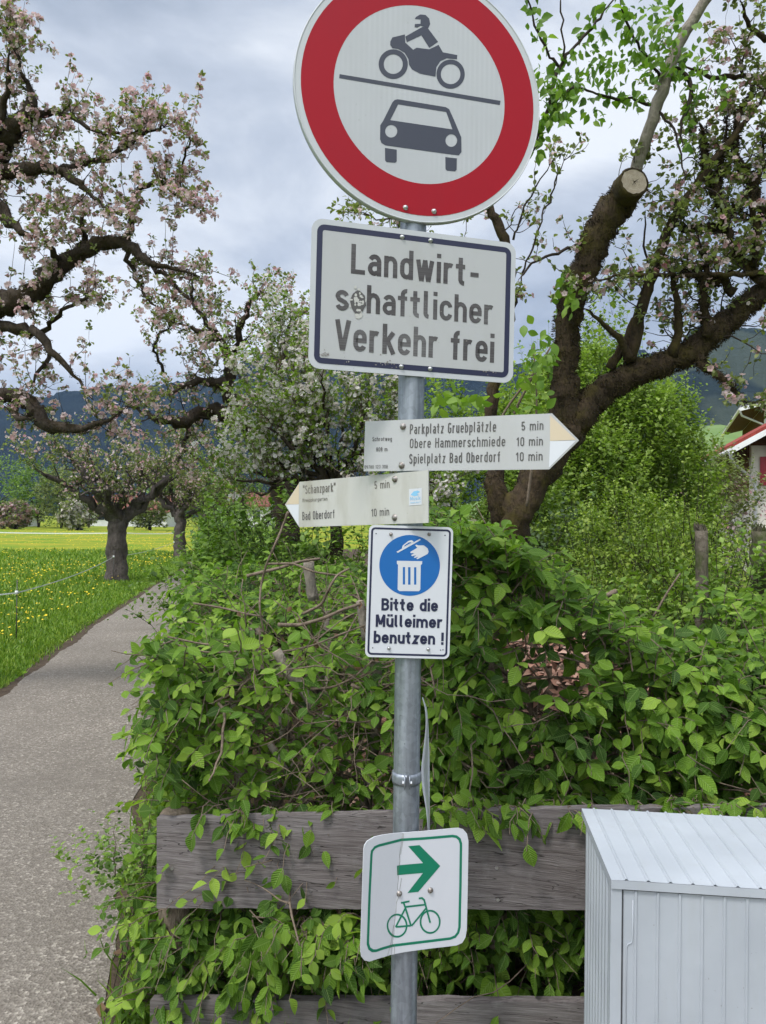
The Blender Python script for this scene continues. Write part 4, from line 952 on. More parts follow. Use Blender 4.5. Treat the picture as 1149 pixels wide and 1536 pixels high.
def px_of(p):
    d = p - CAM; zf = d @ FW; return np.column_stack([574.5 + FPX * (d @ RT) / zf, 768 - FPX * (d @ UP) / zf])
def wiggly(rng, p, d, L, n=8, w=.25, g=0.0):
    pts = [np.array(p, float)]; d = nrm(d)
    for _ in range(n):
        d = nrm(d + rng.normal(0, w, 3) + [0, 0, g]); pts.append(pts[-1] + d * L / n)
    return np.array(pts)

def build_hedge_path():
    rng = np.random.default_rng(21)
    rt = thing('hedge', None, 'cut back hornbeam hedge with bare brown branches along the path, left of the sign pole', 'hedge')
    lv = MB(); st = MB(); far = MB(); br = MB(); dry = MB()
    top = lambda y: 1.20 + .05 * np.sin(y * 1.7) + .02 * np.sin(y * 4.1)
    fy = 2.36
    # front end (faces the viewer)
    n = 640; x = rng.uniform(-.70, .36, n); z = .12 + (1.08) * rng.random(n) ** .85; y = fy + rng.exponential(.10, n) - .03
    z = np.where(x < -.5, z, z); base = np.column_stack([x, y, z])
    bare = (np.exp(-(((x + .22) / .28) ** 2)) * np.exp(-(((z - .95) / .30) ** 2))) ; k = (rng.random(n) > bare * .55) & ~((x < -.45) & (z > .42) & (z < .84) & (rng.random(n) < .9))
    twigs_with_leaves(rng, base[k], np.array([-.25, -1, .1]), rng.uniform(.10, .24, k.sum()), lv, st, size=.050)
    n = 300; base = np.column_stack([rng.uniform(-.66, .36, n), fy + rng.uniform(.12, .6, n), rng.uniform(.1, 1.05, n)])
    twigs_with_leaves(rng, base, np.array([-.1, -1, .2]), rng.uniform(.12, .25, n), lv, None, size=.055, n=5)
    # leaves that hang over the boards and out to the path
    n = 80; px = rng.uniform(310, 880, n); base = np.array([P(a, 1222 + rng.normal(0, 8), 2.27) for a in px]) 
    twigs_with_leaves(rng, base, np.array([0, -.9, .25]), rng.uniform(.07, .15, n), lv, st, size=.056, droop=1.2, hang=.7, n=4)
    n = 140; px = rng.uniform(240, 640, n); base = np.array([P(a, rng.uniform(1380, 1490), 2.34) for a in px])
    twigs_with_leaves(rng, base, np.array([-.15, -.9, .1]), rng.uniform(.10, .2, n), lv, st, size=.056, droop=1.0, hang=.55, n=6)
    n = 70; px = rng.uniform(380, 560, n); base = np.array([P(a, rng.uniform(1375, 1420), 2.2) for a in px])
    twigs_with_leaves(rng, base, np.array([-.1, -.8, -.1]), rng.uniform(.08, .16, n), lv, st, size=.058, droop=1.0, hang=.6, n=5)
    n = 55; base = np.column_stack([rng.uniform(-.72, -.58, n), rng.uniform(2.28, 2.8, n), rng.uniform(.03, .5, n)])
    twigs_with_leaves(rng, base, np.array([-.7, -.7, .2]), rng.uniform(.08, .2, n), lv, st, size=.052, n=6, hang=.5)
    # face along the path
    n = 1500; y = 2.36 * (9 / 2.36) ** rng.random(n); z = .10 + (top(y) - .12) * rng.random(n) ** .9; ins = rng.exponential(.07, n); cl_ = (y < 2.8) & (z > .42) & (z < .84) & (rng.random(n) < .85); y = np.where(cl_, rng.uniform(3, 7, n), y)
    base = np.column_stack([hedge_x(y) + ins + rng.normal(0, .03, n), y, z]); twigs_with_leaves(rng, base, np.array([-1, -.3, .1]), rng.uniform(.08, .2, n), lv, st, size=.056, stick_every=2)
    n = 110; y = 2.4 * (4.2 / 2.4) ** rng.random(n); base = np.column_stack([hedge_x(y), y, rng.uniform(.15, 1.1, n)])
    twigs_with_leaves(rng, base, np.array([-1, -.25, .1]), rng.uniform(.14, .24, n), lv, st, size=.054, droop=.35, n=7)
    # top: leaves sparse near, closed farther off
    n = 2600; y = 2.45 * (9 / 2.45) ** rng.random(n); x = hedge_x(y) + .05 + rng.random(n) * 1.25; z = top(y) - rng.exponential(.09, n)
    base = np.column_stack([x, y, z]); u = (x - hedge_x(y)) / 1.3; clump = np.sin(x * 7 + 1) * np.sin(y * 5.1) + rng.normal(0, .5, n)
    k = (clump > np.where(y < 4.6, .22 - .5 * (u < .3), -.9)); twigs_with_leaves(rng, base[k], np.array([-.3, -.45, .7]), rng.uniform(.07, .17, k.sum()), lv, st, size=.050, tpl=T_HORN, droop=.7, stick_every=2)
    # far part
    n = 5200; y = 9 * (26 / 9) ** rng.random(n); side = rng.random(n) < .5; x = hedge_x(y) + np.where(side, rng.exponential(.1, n), rng.random(n) * 1.6); z = np.where(side, rng.uniform(.1, 1.25, n), top(y) - rng.exponential(.1, n))
    twigs_with_leaves(rng, np.column_stack([x, y, z]), np.array([-.6, -.6, .4]), rng.uniform(.12, .28, n), far, None, size=.075, tpl=T_LEAF, n=5)
    n = 500; y = rng.uniform(6.5, 12, n); x = hedge_x(y) + rng.uniform(.0, .5, n); z = top(y) + rng.exponential(.10, n) * (y > 7)
    twigs_with_leaves(rng, np.column_stack([x, y, z]), np.array([-.3, -.3, .8]), rng.uniform(.15, .3, n), far, None, size=.065, tpl=T_LEAF, n=6, tlo=.4)
    # small seedlings creeping onto the path
    # branches: laid and cut, grey brown
    n = 400
    for _ in range(n):
        y = 2.40 * (5.6 / 2.40) ** rng.random(); x = hedge_x(y) + .12 + rng.random() * 1.1; z = top(y) - abs(rng.normal(.05, .08))
        if rng.random() < .6: y = fy - .05 + rng.exponential(.09); z = rng.uniform(.5, 1.19); x = rng.uniform(-.5, .33)
        d = np.array([rng.choice([-1, 1]) * rng.uniform(.5, 1), rng.normal(0, .4), rng.normal(0, .45)]); L = rng.uniform(.12, .5); r = rng.choice([.0018, .0025, .0035, .0055], p=[.4, .3, .2, .1])
        q = wiggly(rng, (x, y, z), d, L, 8, .24, .0)
        if (q[:, 0] < hedge_x(q[:, 1]) - .03).any(): continue
        br.tube(q, np.linspace(r, r * .5, 9), 5, True, .1, rng)
        if rng.random() < .5:
            i = rng.integers(2, 7); q2 = wiggly(rng, q[i], d * .6 + rng.normal(0, .6, 3), L * .5, 5, .22); br.tube(q2, np.linspace(r * .6, .001, 6), 4, False)
    hero = [([(417, 937), (450, 938), (487, 927), (512, 915), (541, 906)], 2.36, .0062), ([(454, 921), (483, 907), (495, 880), (505, 862), (524, 853)], 2.5, .005), ([(432, 768), (424, 790), (412, 818), (398, 850), (391, 880), (389, 910), (396, 952)], 2.42, .0042),
            ([(407, 1005), (418, 1027), (440, 1052), (452, 1070)], 2.36, .004), ([(446, 1104), (462, 1104), (478, 1101), (497, 1108), (480, 1117)], 2.38, .005), ([(251, 955), (297, 965), (352, 970)], 2.4, .0035), ([(268, 968), (310, 979), (356, 977)], 2.38, .0035), ([(466, 1034), (500, 1031), (530, 1017), (560, 990)], 2.36, .004),
            ([(290, 905), (330, 911), (370, 921), (395, 925)], 2.6, .004), ([(370, 864), (420, 852), (450, 842), (480, 838)], 3.0, .007), ([(400, 846), (440, 845), (470, 858), (520, 865)], 2.9, .005), ([(300, 1050), (340, 1053), (390, 1049)], 2.38, .003), ([(404, 1124), (440, 1131), (470, 1138)], 2.36, .003), ([(540, 1015), (600, 985)], 2.4, .004),
            ([(412, 979), (440, 975), (470, 968), (520, 948), (556, 935)], 2.4, .0036), ([(330, 1200), (380, 1190), (430, 1196), (470, 1186)], 2.36, .003), ([(505, 1150), (530, 1141), (555, 1140)], 2.36, .0038), ([(490, 1240), (500, 1180), (520, 1140)], 2.42, .006), ([(515, 1240), (520, 1190), (512, 1160)], 2.4, .005)]
    for q, d, r in hero:
        pp, rr = smooth_path([P(a, b, d + .03 * math.sin(i * 2.1)) for i, (a, b) in enumerate(q)], np.linspace(r, r * .75, len(q)), .012); br.tube(pp, rr, 7, True, .08, rng)
    br.build('branches', M['twig'], rt)
    stems = [([(470, 1060), (461, 1043), (447, 1025), (432, 1008), (415, 977)], 2.40, .016), ([(470, 900), (464, 868), (463, 843)], 3.05, .022), ([(549, 960), (544, 930), (540, 902)], 2.45, .013), ([(570, 1195), (552, 1170), (534, 1145)], 2.38, .0115), ([(432, 1162), (420, 1140), (405, 1116)], 2.36, .010),
             ([(560, 1130), (565, 1080), (568, 1020), (560, 985)], 2.5, .016), ([(700, 842), (706, 800), (712, 780)], 3.4, .02)]
    for q, d, r in stems:
        pp, rr = smooth_path([P(a, b, d) for a, b in q], np.full(len(q), r), .02); stm = MB(); stm.tube(pp, rr, 10, True, .07, rng); stm.build('stem', M['grey_bark'], rt); cut = MB()
        cut.tube([pp[-1] - nrm(pp[-2] - pp[-1]) * .0005, pp[-1] - nrm(pp[-2] - pp[-1]) * .0022], r * .92, 12); cut.build('cut_face', M['cut'], rt)
    for x, y in [(-.45, 2.75), (-.05, 2.7), (.3, 2.75), (-.5, 3.3), (-.2, 3.3), (-.75, 4.0), (-.3, 4.1), (-1.0, 5.0), (-.6, 5.1), (-1.3, 6.2)]:
        q = wiggly(rng, (x, y, 0), (rng.normal(0, .1), rng.normal(0, .1), 1), top(y) * rng.uniform(.8, .98), 8, .1); stm = MB(); stm.tube(q, np.linspace(.026, .015, 9), 8, True, .1, rng); stm.build('stem', M['grey_bark'], rt)
    # dry leaves caught in the branches
    n = 110; x = np.clip(rng.normal(-.22, .2, n), -.5, .35); z = rng.normal(.98, .16, n); y = fy + rng.uniform(-.02, .15, n)
    dry.leaves(T_HORN2, np.column_stack([x, y, z]), rvec(rng, n) + [0, 0, -.5], rvec(rng, n), rng.uniform(.016, .034, n), rng.uniform(.1, .9, n)); dry.build('dry_leaves', M['brown_leaf'], rt)
    lv.build('foliage', M['hornbeam'], rt); st.build('twigs', M['twig'], rt); far.build('far_foliage', M['hedge_far'], rt); settle(rt, (-.5, 2.6, 0))
build_hedge_path()

def build_hedge_garden():
    rng = np.random.default_rng(33)
    rt = thing('hedge', None, 'dense green hornbeam hedge behind the board fence, right of the sign pole', 'hedge')
    lv = MB(); st = MB(); br = MB()
    fy = lambda x: 2.34 - .12 * (x - .1)
    top = lambda x: np.interp(x, [.1, .2, .32, .45, .6, .75, .9, 1.2, 1.6, 2.4], [1.46, 1.50, 1.49, 1.43, 1.32, 1.22, 1.14, 1.12, 1.16, 1.24])
    hole = lambda b: (((px_of(b) - [838, 1010]) / [115, 34]) ** 2).sum(1) < 1
    def put(base, out, L, **kw):
        b = base; k = ~(hole(b) & (rng.random(len(b)) < .93)); L = np.broadcast_to(L, (len(b),))
        twigs_with_leaves(rng, b[k], np.array(out), L[k], lv, st, **kw)
    n = 1500; x = rng.uniform(.12, 2.3, n); z = .10 + (top(x) - .14) * rng.random(n) ** .8; y = fy(x) + rng.exponential(.12, n)
    put(np.column_stack([x, y, z]), [.0, -1, .15], rng.uniform(.10, .24, n), size=.060, hang=.5)
    n = 650; x = rng.uniform(.1, 2.3, n); z = .1 + (top(x) - .2) * rng.random(n); y = fy(x) + rng.uniform(.15, .6, n)
    put(np.column_stack([x, y, z]), [0, -1, .3], rng.uniform(.12, .25, n), size=.056, n=5, stick_every=9)
    # top, rising slowly to the back
    n = 1500; x = rng.uniform(.12, 3.2, n); y = fy(x) + rng.uniform(.0, 1.3, n) * np.where((x > .35) & (x < 1.35), .5, 1); z = top(x) + (y - fy(x)) * .10 - rng.exponential(.08, n)
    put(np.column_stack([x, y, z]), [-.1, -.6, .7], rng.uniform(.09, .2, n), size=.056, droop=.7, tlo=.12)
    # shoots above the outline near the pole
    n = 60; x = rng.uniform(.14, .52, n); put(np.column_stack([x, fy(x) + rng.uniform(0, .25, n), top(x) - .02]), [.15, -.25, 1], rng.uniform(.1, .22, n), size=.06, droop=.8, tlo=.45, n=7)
    # leaves below and over the boards
    n = 75; px = rng.uniform(640, 1149, n); base = np.array([P(a, 1212, fence_d(a) + .03) for a in px]); put(base, [0, -.8, .35], rng.uniform(.06, .13, n), size=.058, droop=1.3, hang=.8, n=3)
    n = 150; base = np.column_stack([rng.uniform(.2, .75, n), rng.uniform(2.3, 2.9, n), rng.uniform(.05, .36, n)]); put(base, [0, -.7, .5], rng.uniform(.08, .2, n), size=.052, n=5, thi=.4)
    for _ in range(90):
        x = rng.uniform(.15, 2.2); q = wiggly(rng, (x, fy(x) + rng.uniform(.02, .5), rng.uniform(.15, top(x) - .05)), (rng.normal(0, 1), rng.normal(0, .4), rng.normal(.2, .5)), rng.uniform(.2, .6), 8, .16)
        br.tube(q, np.linspace(rng.choice([.002, .003, .005]), .0014, 9), 5, True, .1, rng)
    for x in np.arange(.2, 2.3, .3):
        q = wiggly(rng, (x + rng.normal(0, .05), fy(x) + .4, 0), (rng.normal(0, .1), 0, 1), top(x) * rng.uniform(.8, 1), 8, .1); br.tube(q, np.linspace(.024, .012, 9), 8, True, .1, rng)
    for q, d, r in [([(880, 905), (905, 897), (925, 886)], 2.9, .010), ([(980, 925), (1000, 890), (1020, 860)], 3.0, .004), ([(790, 965), (840, 985), (900, 1000), (960, 992)], 2.35, .003), ([(700, 990), (750, 1000), (790, 1040)], 2.5, .007)]:
        pp, rr = smooth_path([P(a, b, d) for a, b in q], np.full(len(q), r), .02); br.tube(pp, rr, 7, True, .08, rng)
    br.build('branches', M['twig'], rt); lv.build('foliage', M['hornbeam'], rt); st.build('twigs', M['twig'], rt); settle(rt, (1, 2.6, 0))
build_hedge_garden()

# ------------------------------------------------------------------ apple trees
def pl(pts, d0, d1=None, jit=0.0, rng=None):
    d1 = d0 if d1 is None else d1; n = len(pts)
    return [P(a, b, d0 + (d1 - d0) * i / max(1, n - 1) + (rng.normal(0, jit) if rng is not None and jit else 0)) for i, (a, b) in enumerate(pts)]
def pr(w, d): return np.asarray(w, float) / 2 / FPX * d                # pixel widths -> radii
def apple_right():
    rt = thing('apple_tree', None, 'old mossy apple tree right of the signs with a pale sawn off limb', 'tree')
    T = Tree(5); d = 5.0; g = (.78, 5.0, 0)
    limbs = []
    def add(pts, w, d0, d1=None, moss=0, mb=None, rough=.10, jit=0, sides=12, taper=True):
        q = pl(pts, d0, d1, jit, T.rng); pp, rr = T.limb(q, pr(w, (d0 + (d1 or d0)) / 2), mb, .045, rough, sides, .006, taper); limbs.append((pp, rr))
        if moss: T.mossy(pp, rr, moss, .035)
        return pp, rr
    q = [np.array([.76, 5.05, -.05]), P(762, 900, 5.03)] + pl([(770, 782), (788, 739), (826, 684), (850, 637)], d)
    pp, rr = T.limb(q, pr([62, 50, 48, 46, 50, 58], d), None, .05, .10, 14, .008, False); T.mossy(pp, rr, 320); limbs.append((pp, rr))
    a = add([(846, 645), (848, 606), (847, 548), (849, 489), (858, 445), (880, 392), (902, 340), (931, 302), (948, 276)], [52, 44, 38, 37, 38, 40, 46, 46, 40], 5.0, 4.75, 1100, taper=False)
    b = add([(852, 640), (870, 622), (890, 597), (919, 576), (966, 553), (1013, 541), (1044, 524), (1075, 494), (1114, 462), (1149, 436), (1210, 392), (1290, 340)], [54, 48, 42, 40, 38, 36, 36, 36, 34, 32, 28, 24], 5.0, 4.9, 1300)
    c1 = add([(770, 800), (752, 765), (741, 728), (736, 702)], [40, 36, 30, 22], 5.05, 5.0, 500)
    c2 = add([(752, 765), (744, 700), (733, 640), (738, 595), (752, 540), (766, 460), (765, 390), (748, 335), (735, 310), (700, 296), (640, 318), (590, 330), (545, 322)], [26, 22, 19, 18, 18, 17, 16, 15, 13, 10, 7, 5, 4], 5.2, 5.0, 0, None, .06)
    s1 = add([(944, 541), (952, 500), (966, 452), (975, 417), (991, 375), (1007, 333), (1038, 285), (1069, 243), (1097, 208), (1125, 174), (1160, 120)], [20, 19, 18, 17, 16, 14, 12, 11, 9, 8, 6], 4.9, 4.6, 0, None, .05)
    s2 = add([(915, 553), (934, 519), (950, 490), (962, 458)], [15, 13, 11, 10], 4.95, 4.85, 0, None, .05)
    e1 = add([(1050, 520), (1048, 550), (1072, 556), (1092, 574), (1108, 592), (1118, 610)], [18, 14, 12, 8, 6, 4], 4.9, 4.7, 500)
    e2 = add([(1010, 535), (1020, 480), (1012, 430), (1003, 400)], [14, 12, 9, 6], 4.9, 4.7, 60, None, .06)
    e3 = add([(945, 540), (938, 515), (900, 480), (874, 462)], [18, 12, 6, 4], 4.9, 4.7, 60, None, .06)
    r_ = []
    for pts in ([(1149, 425), (1120, 405), (1100, 370), (1088, 325), (1072, 290), (1078, 250), (1092, 215), (1085, 170)], [(1095, 350), (1060, 335), (1040, 345), (1010, 338)], [(1130, 400), (1140, 350), (1125, 300), (1140, 250), (1149, 200)], [(1072, 290), (1055, 255), (1060, 215), (1049, 185)], [(1149, 330), (1120, 260), (1100, 240), (1105, 180), (1130, 130)],
                [(1100, 440), (1085, 415), (1060, 425), (1040, 405), (1022, 410)], [(1060, 505), (1062, 470), (1050, 440), (1062, 400), (1050, 365)], [(1088, 325), (1110, 310), (1125, 280)]):
        r_.append(add(pts, np.linspace(16, 5, len(pts)), 4.85, 4.7, 650, None, .28, .03, 8))
    for pts in ([(1149, 118), (1120, 112), (1085, 116), (1050, 112), (1022, 95)], [(1149, 410), (1080, 412), (1000, 412), (930, 412), (885, 425)], [(1149, 60), (1118, 40), (1110, 0)]): r_.append(add(pts, np.linspace(9, 4, len(pts)), 4.8, 4.6, 0, None, .06))
    # pale young limb growing from the sawn one
    pale = MB()
    y1 = T.limb(pl([(949, 272), (954, 250), (972, 201), (990, 146), (1003, 97), (1028, 45), (1060, 0), (1090, -60), (1120, -140)], 4.72, 4.4), pr([20, 18, 17, 18, 18, 16, 15, 13, 10], 4.7), pale, .05, .05, 10, .004)
    # thin twigs
    tw = []
    for pts, w, d0, d1 in (([(975, 157), (948, 148), (920, 146), (893, 141), (868, 131), (850, 135)], [5, 4, 4, 3, 3, 2], 4.5, 4.1), ([(800, 225), (812, 190), (824, 150), (838, 100), (856, 75), (890, 40), (925, -5)], [4, 5, 5, 5, 4, 4, 5], 4.0, 4.2), ([(838, 100), (808, 60), (792, 0), (788, -30)], [4, 3, 2.5, 2], 4.1, 4.0), ([(845, 85), (842, 40), (841, -10)], [3, 2.5, 2], 4.1, 4.0),
                         ([(860, 130), (830, 150), (806, 208), (800, 225)], [3, 3, 3, 2], 4.1, 4.0), ([(874, 365), (840, 378), (800, 392), (782, 412), (778, 440)], [7, 5, 4, 3, 3], 4.8, 4.6), ([(782, 412), (800, 370), (830, 280), (852, 230)], [3, 3, 2.5, 2], 4.7, 4.5), ([(770, 360), (790, 300), (812, 268), (830, 240)], [4, 3, 2.5, 2], 4.9, 4.6),
                         ([(990, 118), (968, 80), (940, 40), (930, 0)], [5, 4, 4, 3], 4.6, 4.2), ([(1003, 97), (1028, 110), (1040, 140), (1020, 190), (1025, 220)], [9, 8, 7, 5, 3], 4.6, 4.5), ([(972, 401), (965, 340), (968, 315)], [4, 3, 2], 4.8, 4.7), ([(985, 165), (1010, 190), (1020, 230), (1028, 270)], [4, 4, 3, 3], 4.6, 4.5)):
        q = T.limb(pl(pts, d0, d1), pr(w, 4.5), T.tw, .04, .08, 6, .006); tw.append(q)
    for q, pm, L, t0 in ((a, 3, .32, .3), (b, 7, .34, .3), (c2, 7, .32, .25), (s1, 8, .34, .1), (e1, 8, .22, .3), (e2, 8, .22, .2)): T.along(*q, pm, L, 1, t0=t0, rmax=.0055, wig=.5, kids=3, spur=.085)
    for q in r_: T.along(*q, 7.5, .24, 1, rmax=.006, wig=.55, kids=3, spur=.07)
    for q in tw[5:8]: T.along(*q, 11, .15, 0, rmax=.003, wig=.35, kids=2, spur=.07)
    T.finish(rt, 'leaves', 'apple_leaf', 'petal', leaf_n=4.5, leaf_s=.033, fl_p=.30, fl_n=3.2, fl_s=.036, barkm='moss_bark', spread=.025)
    pale.build('pale_limb', M['grey_bark'], rt)
    mb = MB(); c = P(950, 274, 4.60); ax = nrm(np.array([.10, -1, .10])); mb.tube([c + ax * -.10, c + ax * -.04, c + ax * .000, c + ax * .010, c + ax * .0145, c + ax * .0155], [.092, .095, .093, .090, .085, .0775], 26, False, .035, T.rng); mb.build('stump_collar', M['moss_bark'], rt)
    mb = MB(); mb.tube([c + ax * .004, c + ax * .012], .0785, 26, True, .02, T.rng); mb.build('sawn_face', M['cut'], rt, False)
    e1_ = nrm(np.cross(ax, [0, 0, 1.0])); e2_ = np.cross(e1_, ax); mb = MB(); rg = T.rng; cc = c + ax * .0124
    for k in range(7):                                       # drying cracks from the heart
        an = rg.uniform(0, 6.28); ln = rg.uniform(.012, .045); d_ = e1_ * math.cos(an) + e2_ * math.sin(an); p_ = np.cross(ax, d_); w_ = rg.uniform(.0012, .003)
        mb.add([cc + p_ * w_, cc - p_ * w_, cc + d_ * ln * .5 + p_ * rg.normal(0, .003) - p_ * w_ * .5, cc + d_ * ln], [(0, 1, 2, 3)])
    mb.build('heart_cracks', M['bark'], rt, False)
    mb = MB()
    for rr_ in (.022, .034, .045, .055, .064):
        th_ = np.linspace(0, 6.283, 30, endpoint=False); v_ = [c + ax * .0122 + (e1_ * math.cos(t_) + e2_ * math.sin(t_)) * (q_ + .0015 * math.sin(3 * t_ + rr_ * 90)) for q_ in (rr_, rr_ + .0016) for t_ in th_]
        mb.add(v_, [(j, (j + 1) % 30, 30 + (j + 1) % 30, 30 + j) for j in range(30)])
    mb.build('growth_rings', M['ring'], rt, False)
    # the leafy young shoots near the top
    b_ = MB(); rng = T.rng
    for q in [tw[0], tw[1], tw[2], tw[4], tw[8], tw[9]]:
        pp = q[0]; n = int(len(pp) * 4.2); i = rng.integers(1, len(pp), n); keep = rng.random(n) < .75; i = i[keep]; n = len(i)
        b_.leaves(T_HORN2, pp[i] + rvec(rng, n) * .045, nrm(rvec(rng, n) + [0, 0, -.5]), nrm(rvec(rng, n) + [0, -.4, .5]), rng.uniform(.038, .068, n), np.clip(rng.normal(.45, .25, n), 0, 1))
    for (cx, cy, rx, ry, n, dd) in ((835, 125, 32, 30, 75, 4.05), (900, 95, 45, 35, 70, 4.3), (1030, 90, 40, 38, 85, 4.5), (975, 30, 60, 30, 90, 4.3), (985, 90, 30, 40, 50, 4.4), (890, 178, 20, 10, 12, 4.2), (845, 165, 15, 20, 18, 4.0), (1060, 130, 35, 22, 35, 4.5), (925, 115, 40, 25, 40, 4.3)):
        qx = rng.normal(cx, rx * .6, n); qy = rng.normal(cy, ry * .6, n); q = np.array([P(u, v, dd + rng.normal(0, .12)) for u, v in zip(qx, qy)])
        b_.leaves(T_HORN2, q, nrm(rvec(rng, n) + [0, 0, -.45]), nrm(rvec(rng, n) + [0, -.4, .5]), rng.uniform(.034, .064, n), np.clip(rng.normal(.42, .25, n), 0, 1), .9)
    # water shoots and young leaves lower down
    for (cx, cy, rx, ry, n, dd) in ((852, 450, 14, 22, 34, 4.7), (800, 560, 22, 60, 70, 4.4), (775, 640, 20, 22, 22, 4.2), (690, 600, 40, 14, 36, 4.0), (820, 530, 14, 26, 20, 4.6), (845, 420, 10, 10, 10, 4.7)):
        qx = rng.normal(cx, rx * .6, n); qy = rng.normal(cy, ry * .6, n); q = np.array([P(u, v, dd + rng.normal(0, .12)) for u, v in zip(qx, qy)])
        b_.leaves(T_HORN, q, nrm(rvec(rng, n) + [0, 0, -.5]), nrm(rvec(rng, n) + [0, -.5, .5]), rng.uniform(.05, .085, n), np.clip(rng.normal(.62, .2, n), 0, 1))
    for pts in ([(790, 760), (800, 680), (806, 600), (800, 520)], [(735, 660), (760, 610), (800, 560)], [(752, 660), (790, 580), (826, 520)]):
        T2 = smooth_path(pl(pts, 4.6, 4.5), pr([5, 4, 3, 2][:len(pts)], 4.5), .05); mbs = MB(); mbs.tube(*T2, 5); mbs.build('water_shoot', M['twig'], rt)
    b_.build('young_leaves', M['big_leaf'], rt)
    settle(rt, (.76, 5.05, 0))
apple_right()

def apple_left():
    rt = thing('apple_tree', None, 'near apple tree full of pale pink blossom, reaching in from beyond the path', 'tree')
    T = Tree(8); d = 6.4
    def add(pts, w, d0=6.4, d1=6.0, moss=0, rough=.10, sides=10):
        q = pl(pts, d0, d1, .04, T.rng); pp, rr = T.limb(q, pr(w, 6.2), None, .06, rough, sides, .012)
        if moss: T.mossy(pp, rr, moss, .035)
        return pp, rr
    tx = P(-190, 778, 6.6); q = [np.array([tx[0], 6.6, -.05]), np.array([tx[0] + .05, 6.6, .9]), P(-175, 640, 6.5), P(-150, 560, 6.5), P(-120, 480, 6.5)]
    pp, rr = T.limb(q, [.27, .23, .21, .20, .17], None, .08, .08, 14, .01, False)
    L1 = add([(-150, 540), (-60, 490), (0, 455), (39, 449), (66, 425), (98, 397), (129, 377), (157, 361), (188, 364), (211, 384), (231, 400), (270, 402), (300, 415)], [60, 46, 38, 34, 30, 27, 24, 20, 17, 15, 12, 8, 5], moss=300)
    L2 = add([(-120, 480), (-60, 330), (0, 226), (22, 187), (40, 178), (50, 150), (42, 120), (28, 95), (10, 60)], [56, 46, 34, 30, 24, 15, 9, 7, 4], moss=200)
    L2b = add([(-60, 330), (0, 262), (40, 250), (88, 256), (112, 272), (140, 290), (165, 320)], [40, 24, 20, 15, 11, 7, 4], moss=100)
    L2c = add([(88, 256), (130, 246), (165, 236), (205, 205), (240, 190), (252, 184)], [12, 9, 8, 6, 4, 3]); L2d = add([(40, 178), (80, 165), (110, 175), (140, 195), (175, 202), (210, 195)], [14, 10, 8, 6, 5, 3])
    L3 = add([(-80, 380), (-20, 290), (0, 313), (25, 346), (56, 356)], [34, 24, 20, 14, 6], moss=100)
    L4 = add([(-150, 560), (-40, 490), (0, 489), (47, 494), (70, 506), (75, 527), (94, 548), (125, 576), (140, 600)], [40, 22, 18, 15, 13, 11, 8, 6, 3], moss=80)
    L5 = add([(-175, 640), (-60, 605), (0, 595), (23, 588), (43, 604), (59, 626), (74, 642), (102, 643), (129, 641), (165, 630), (186, 617)], [46, 32, 26, 24, 22, 21, 20, 15, 12, 8, 5], moss=260); L5b = add([(23, 588), (20, 615), (30, 632), (50, 625)], [14, 10, 8, 4], moss=60)
    L6 = add([(190, 364), (197, 338), (196, 300), (205, 282), (240, 272), (266, 285), (285, 305), (300, 310)], [14, 10, 8, 7, 7, 6, 4, 3]); L7 = add([(186, 362), (195, 400), (210, 430), (225, 455), (238, 468)], [9, 7, 5, 4, 3])
    L8 = add([(129, 377), (125, 350), (118, 330), (135, 300)], [12, 8, 6, 3]); L9 = add([(98, 397), (75, 380), (70, 360)], [13, 9, 6]); L10 = add([(266, 285), (272, 250), (280, 225), (285, 205)], [5, 4, 3, 2]); L11 = add([(231, 400), (262, 430), (290, 455), (310, 480)], [8, 6, 4, 3])
    L12 = add([(30, 100), (20, 60), (5, 20)], [8, 5, 3]); L13 = add([(60, 500), (90, 470), (130, 445), (160, 440)], [8, 6, 4, 3]); L14 = add([(75, 530), (60, 560), (45, 580)], [7, 5, 3]); L15 = add([(-20, 250), (10, 150), (15, 70)], [14, 9, 4])
    for q, pm, L in ((L1, 11, .34), (L2, 12, .34), (L2b, 14, .34), (L2c, 13, .28), (L2d, 14, .3), (L3, 12, .3), (L4, 8, .3), (L5, 10, .3), (L6, 12, .26), (L7, 8, .18), (L8, 11, .28), (L9, 10, .26), (L10, 10, .16), (L11, 12, .24), (L12, 10, .2), (L13, 10, .22), (L14, 8, .2), (L15, 12, .3)):
        T.along(*q, pm * .82, L, 1, t0=.10, rmax=.0045, wig=.45, kids=3, spur=.07); T.along(*q, 2.6, .42, 0, up=1.3, t0=.2, t1=.99, rmax=.0035, wig=.16, spur=.11)
    T.finish(rt, 'leaves', 'apple_leaf', 'petal', leaf_n=3.2, leaf_s=.034, fl_p=.58, fl_n=4.6, fl_s=.040, barkm='bark', spread=.026, pink=(.1, 1.0))
    settle(rt, (tx[0], 6.6, 0))
apple_left()

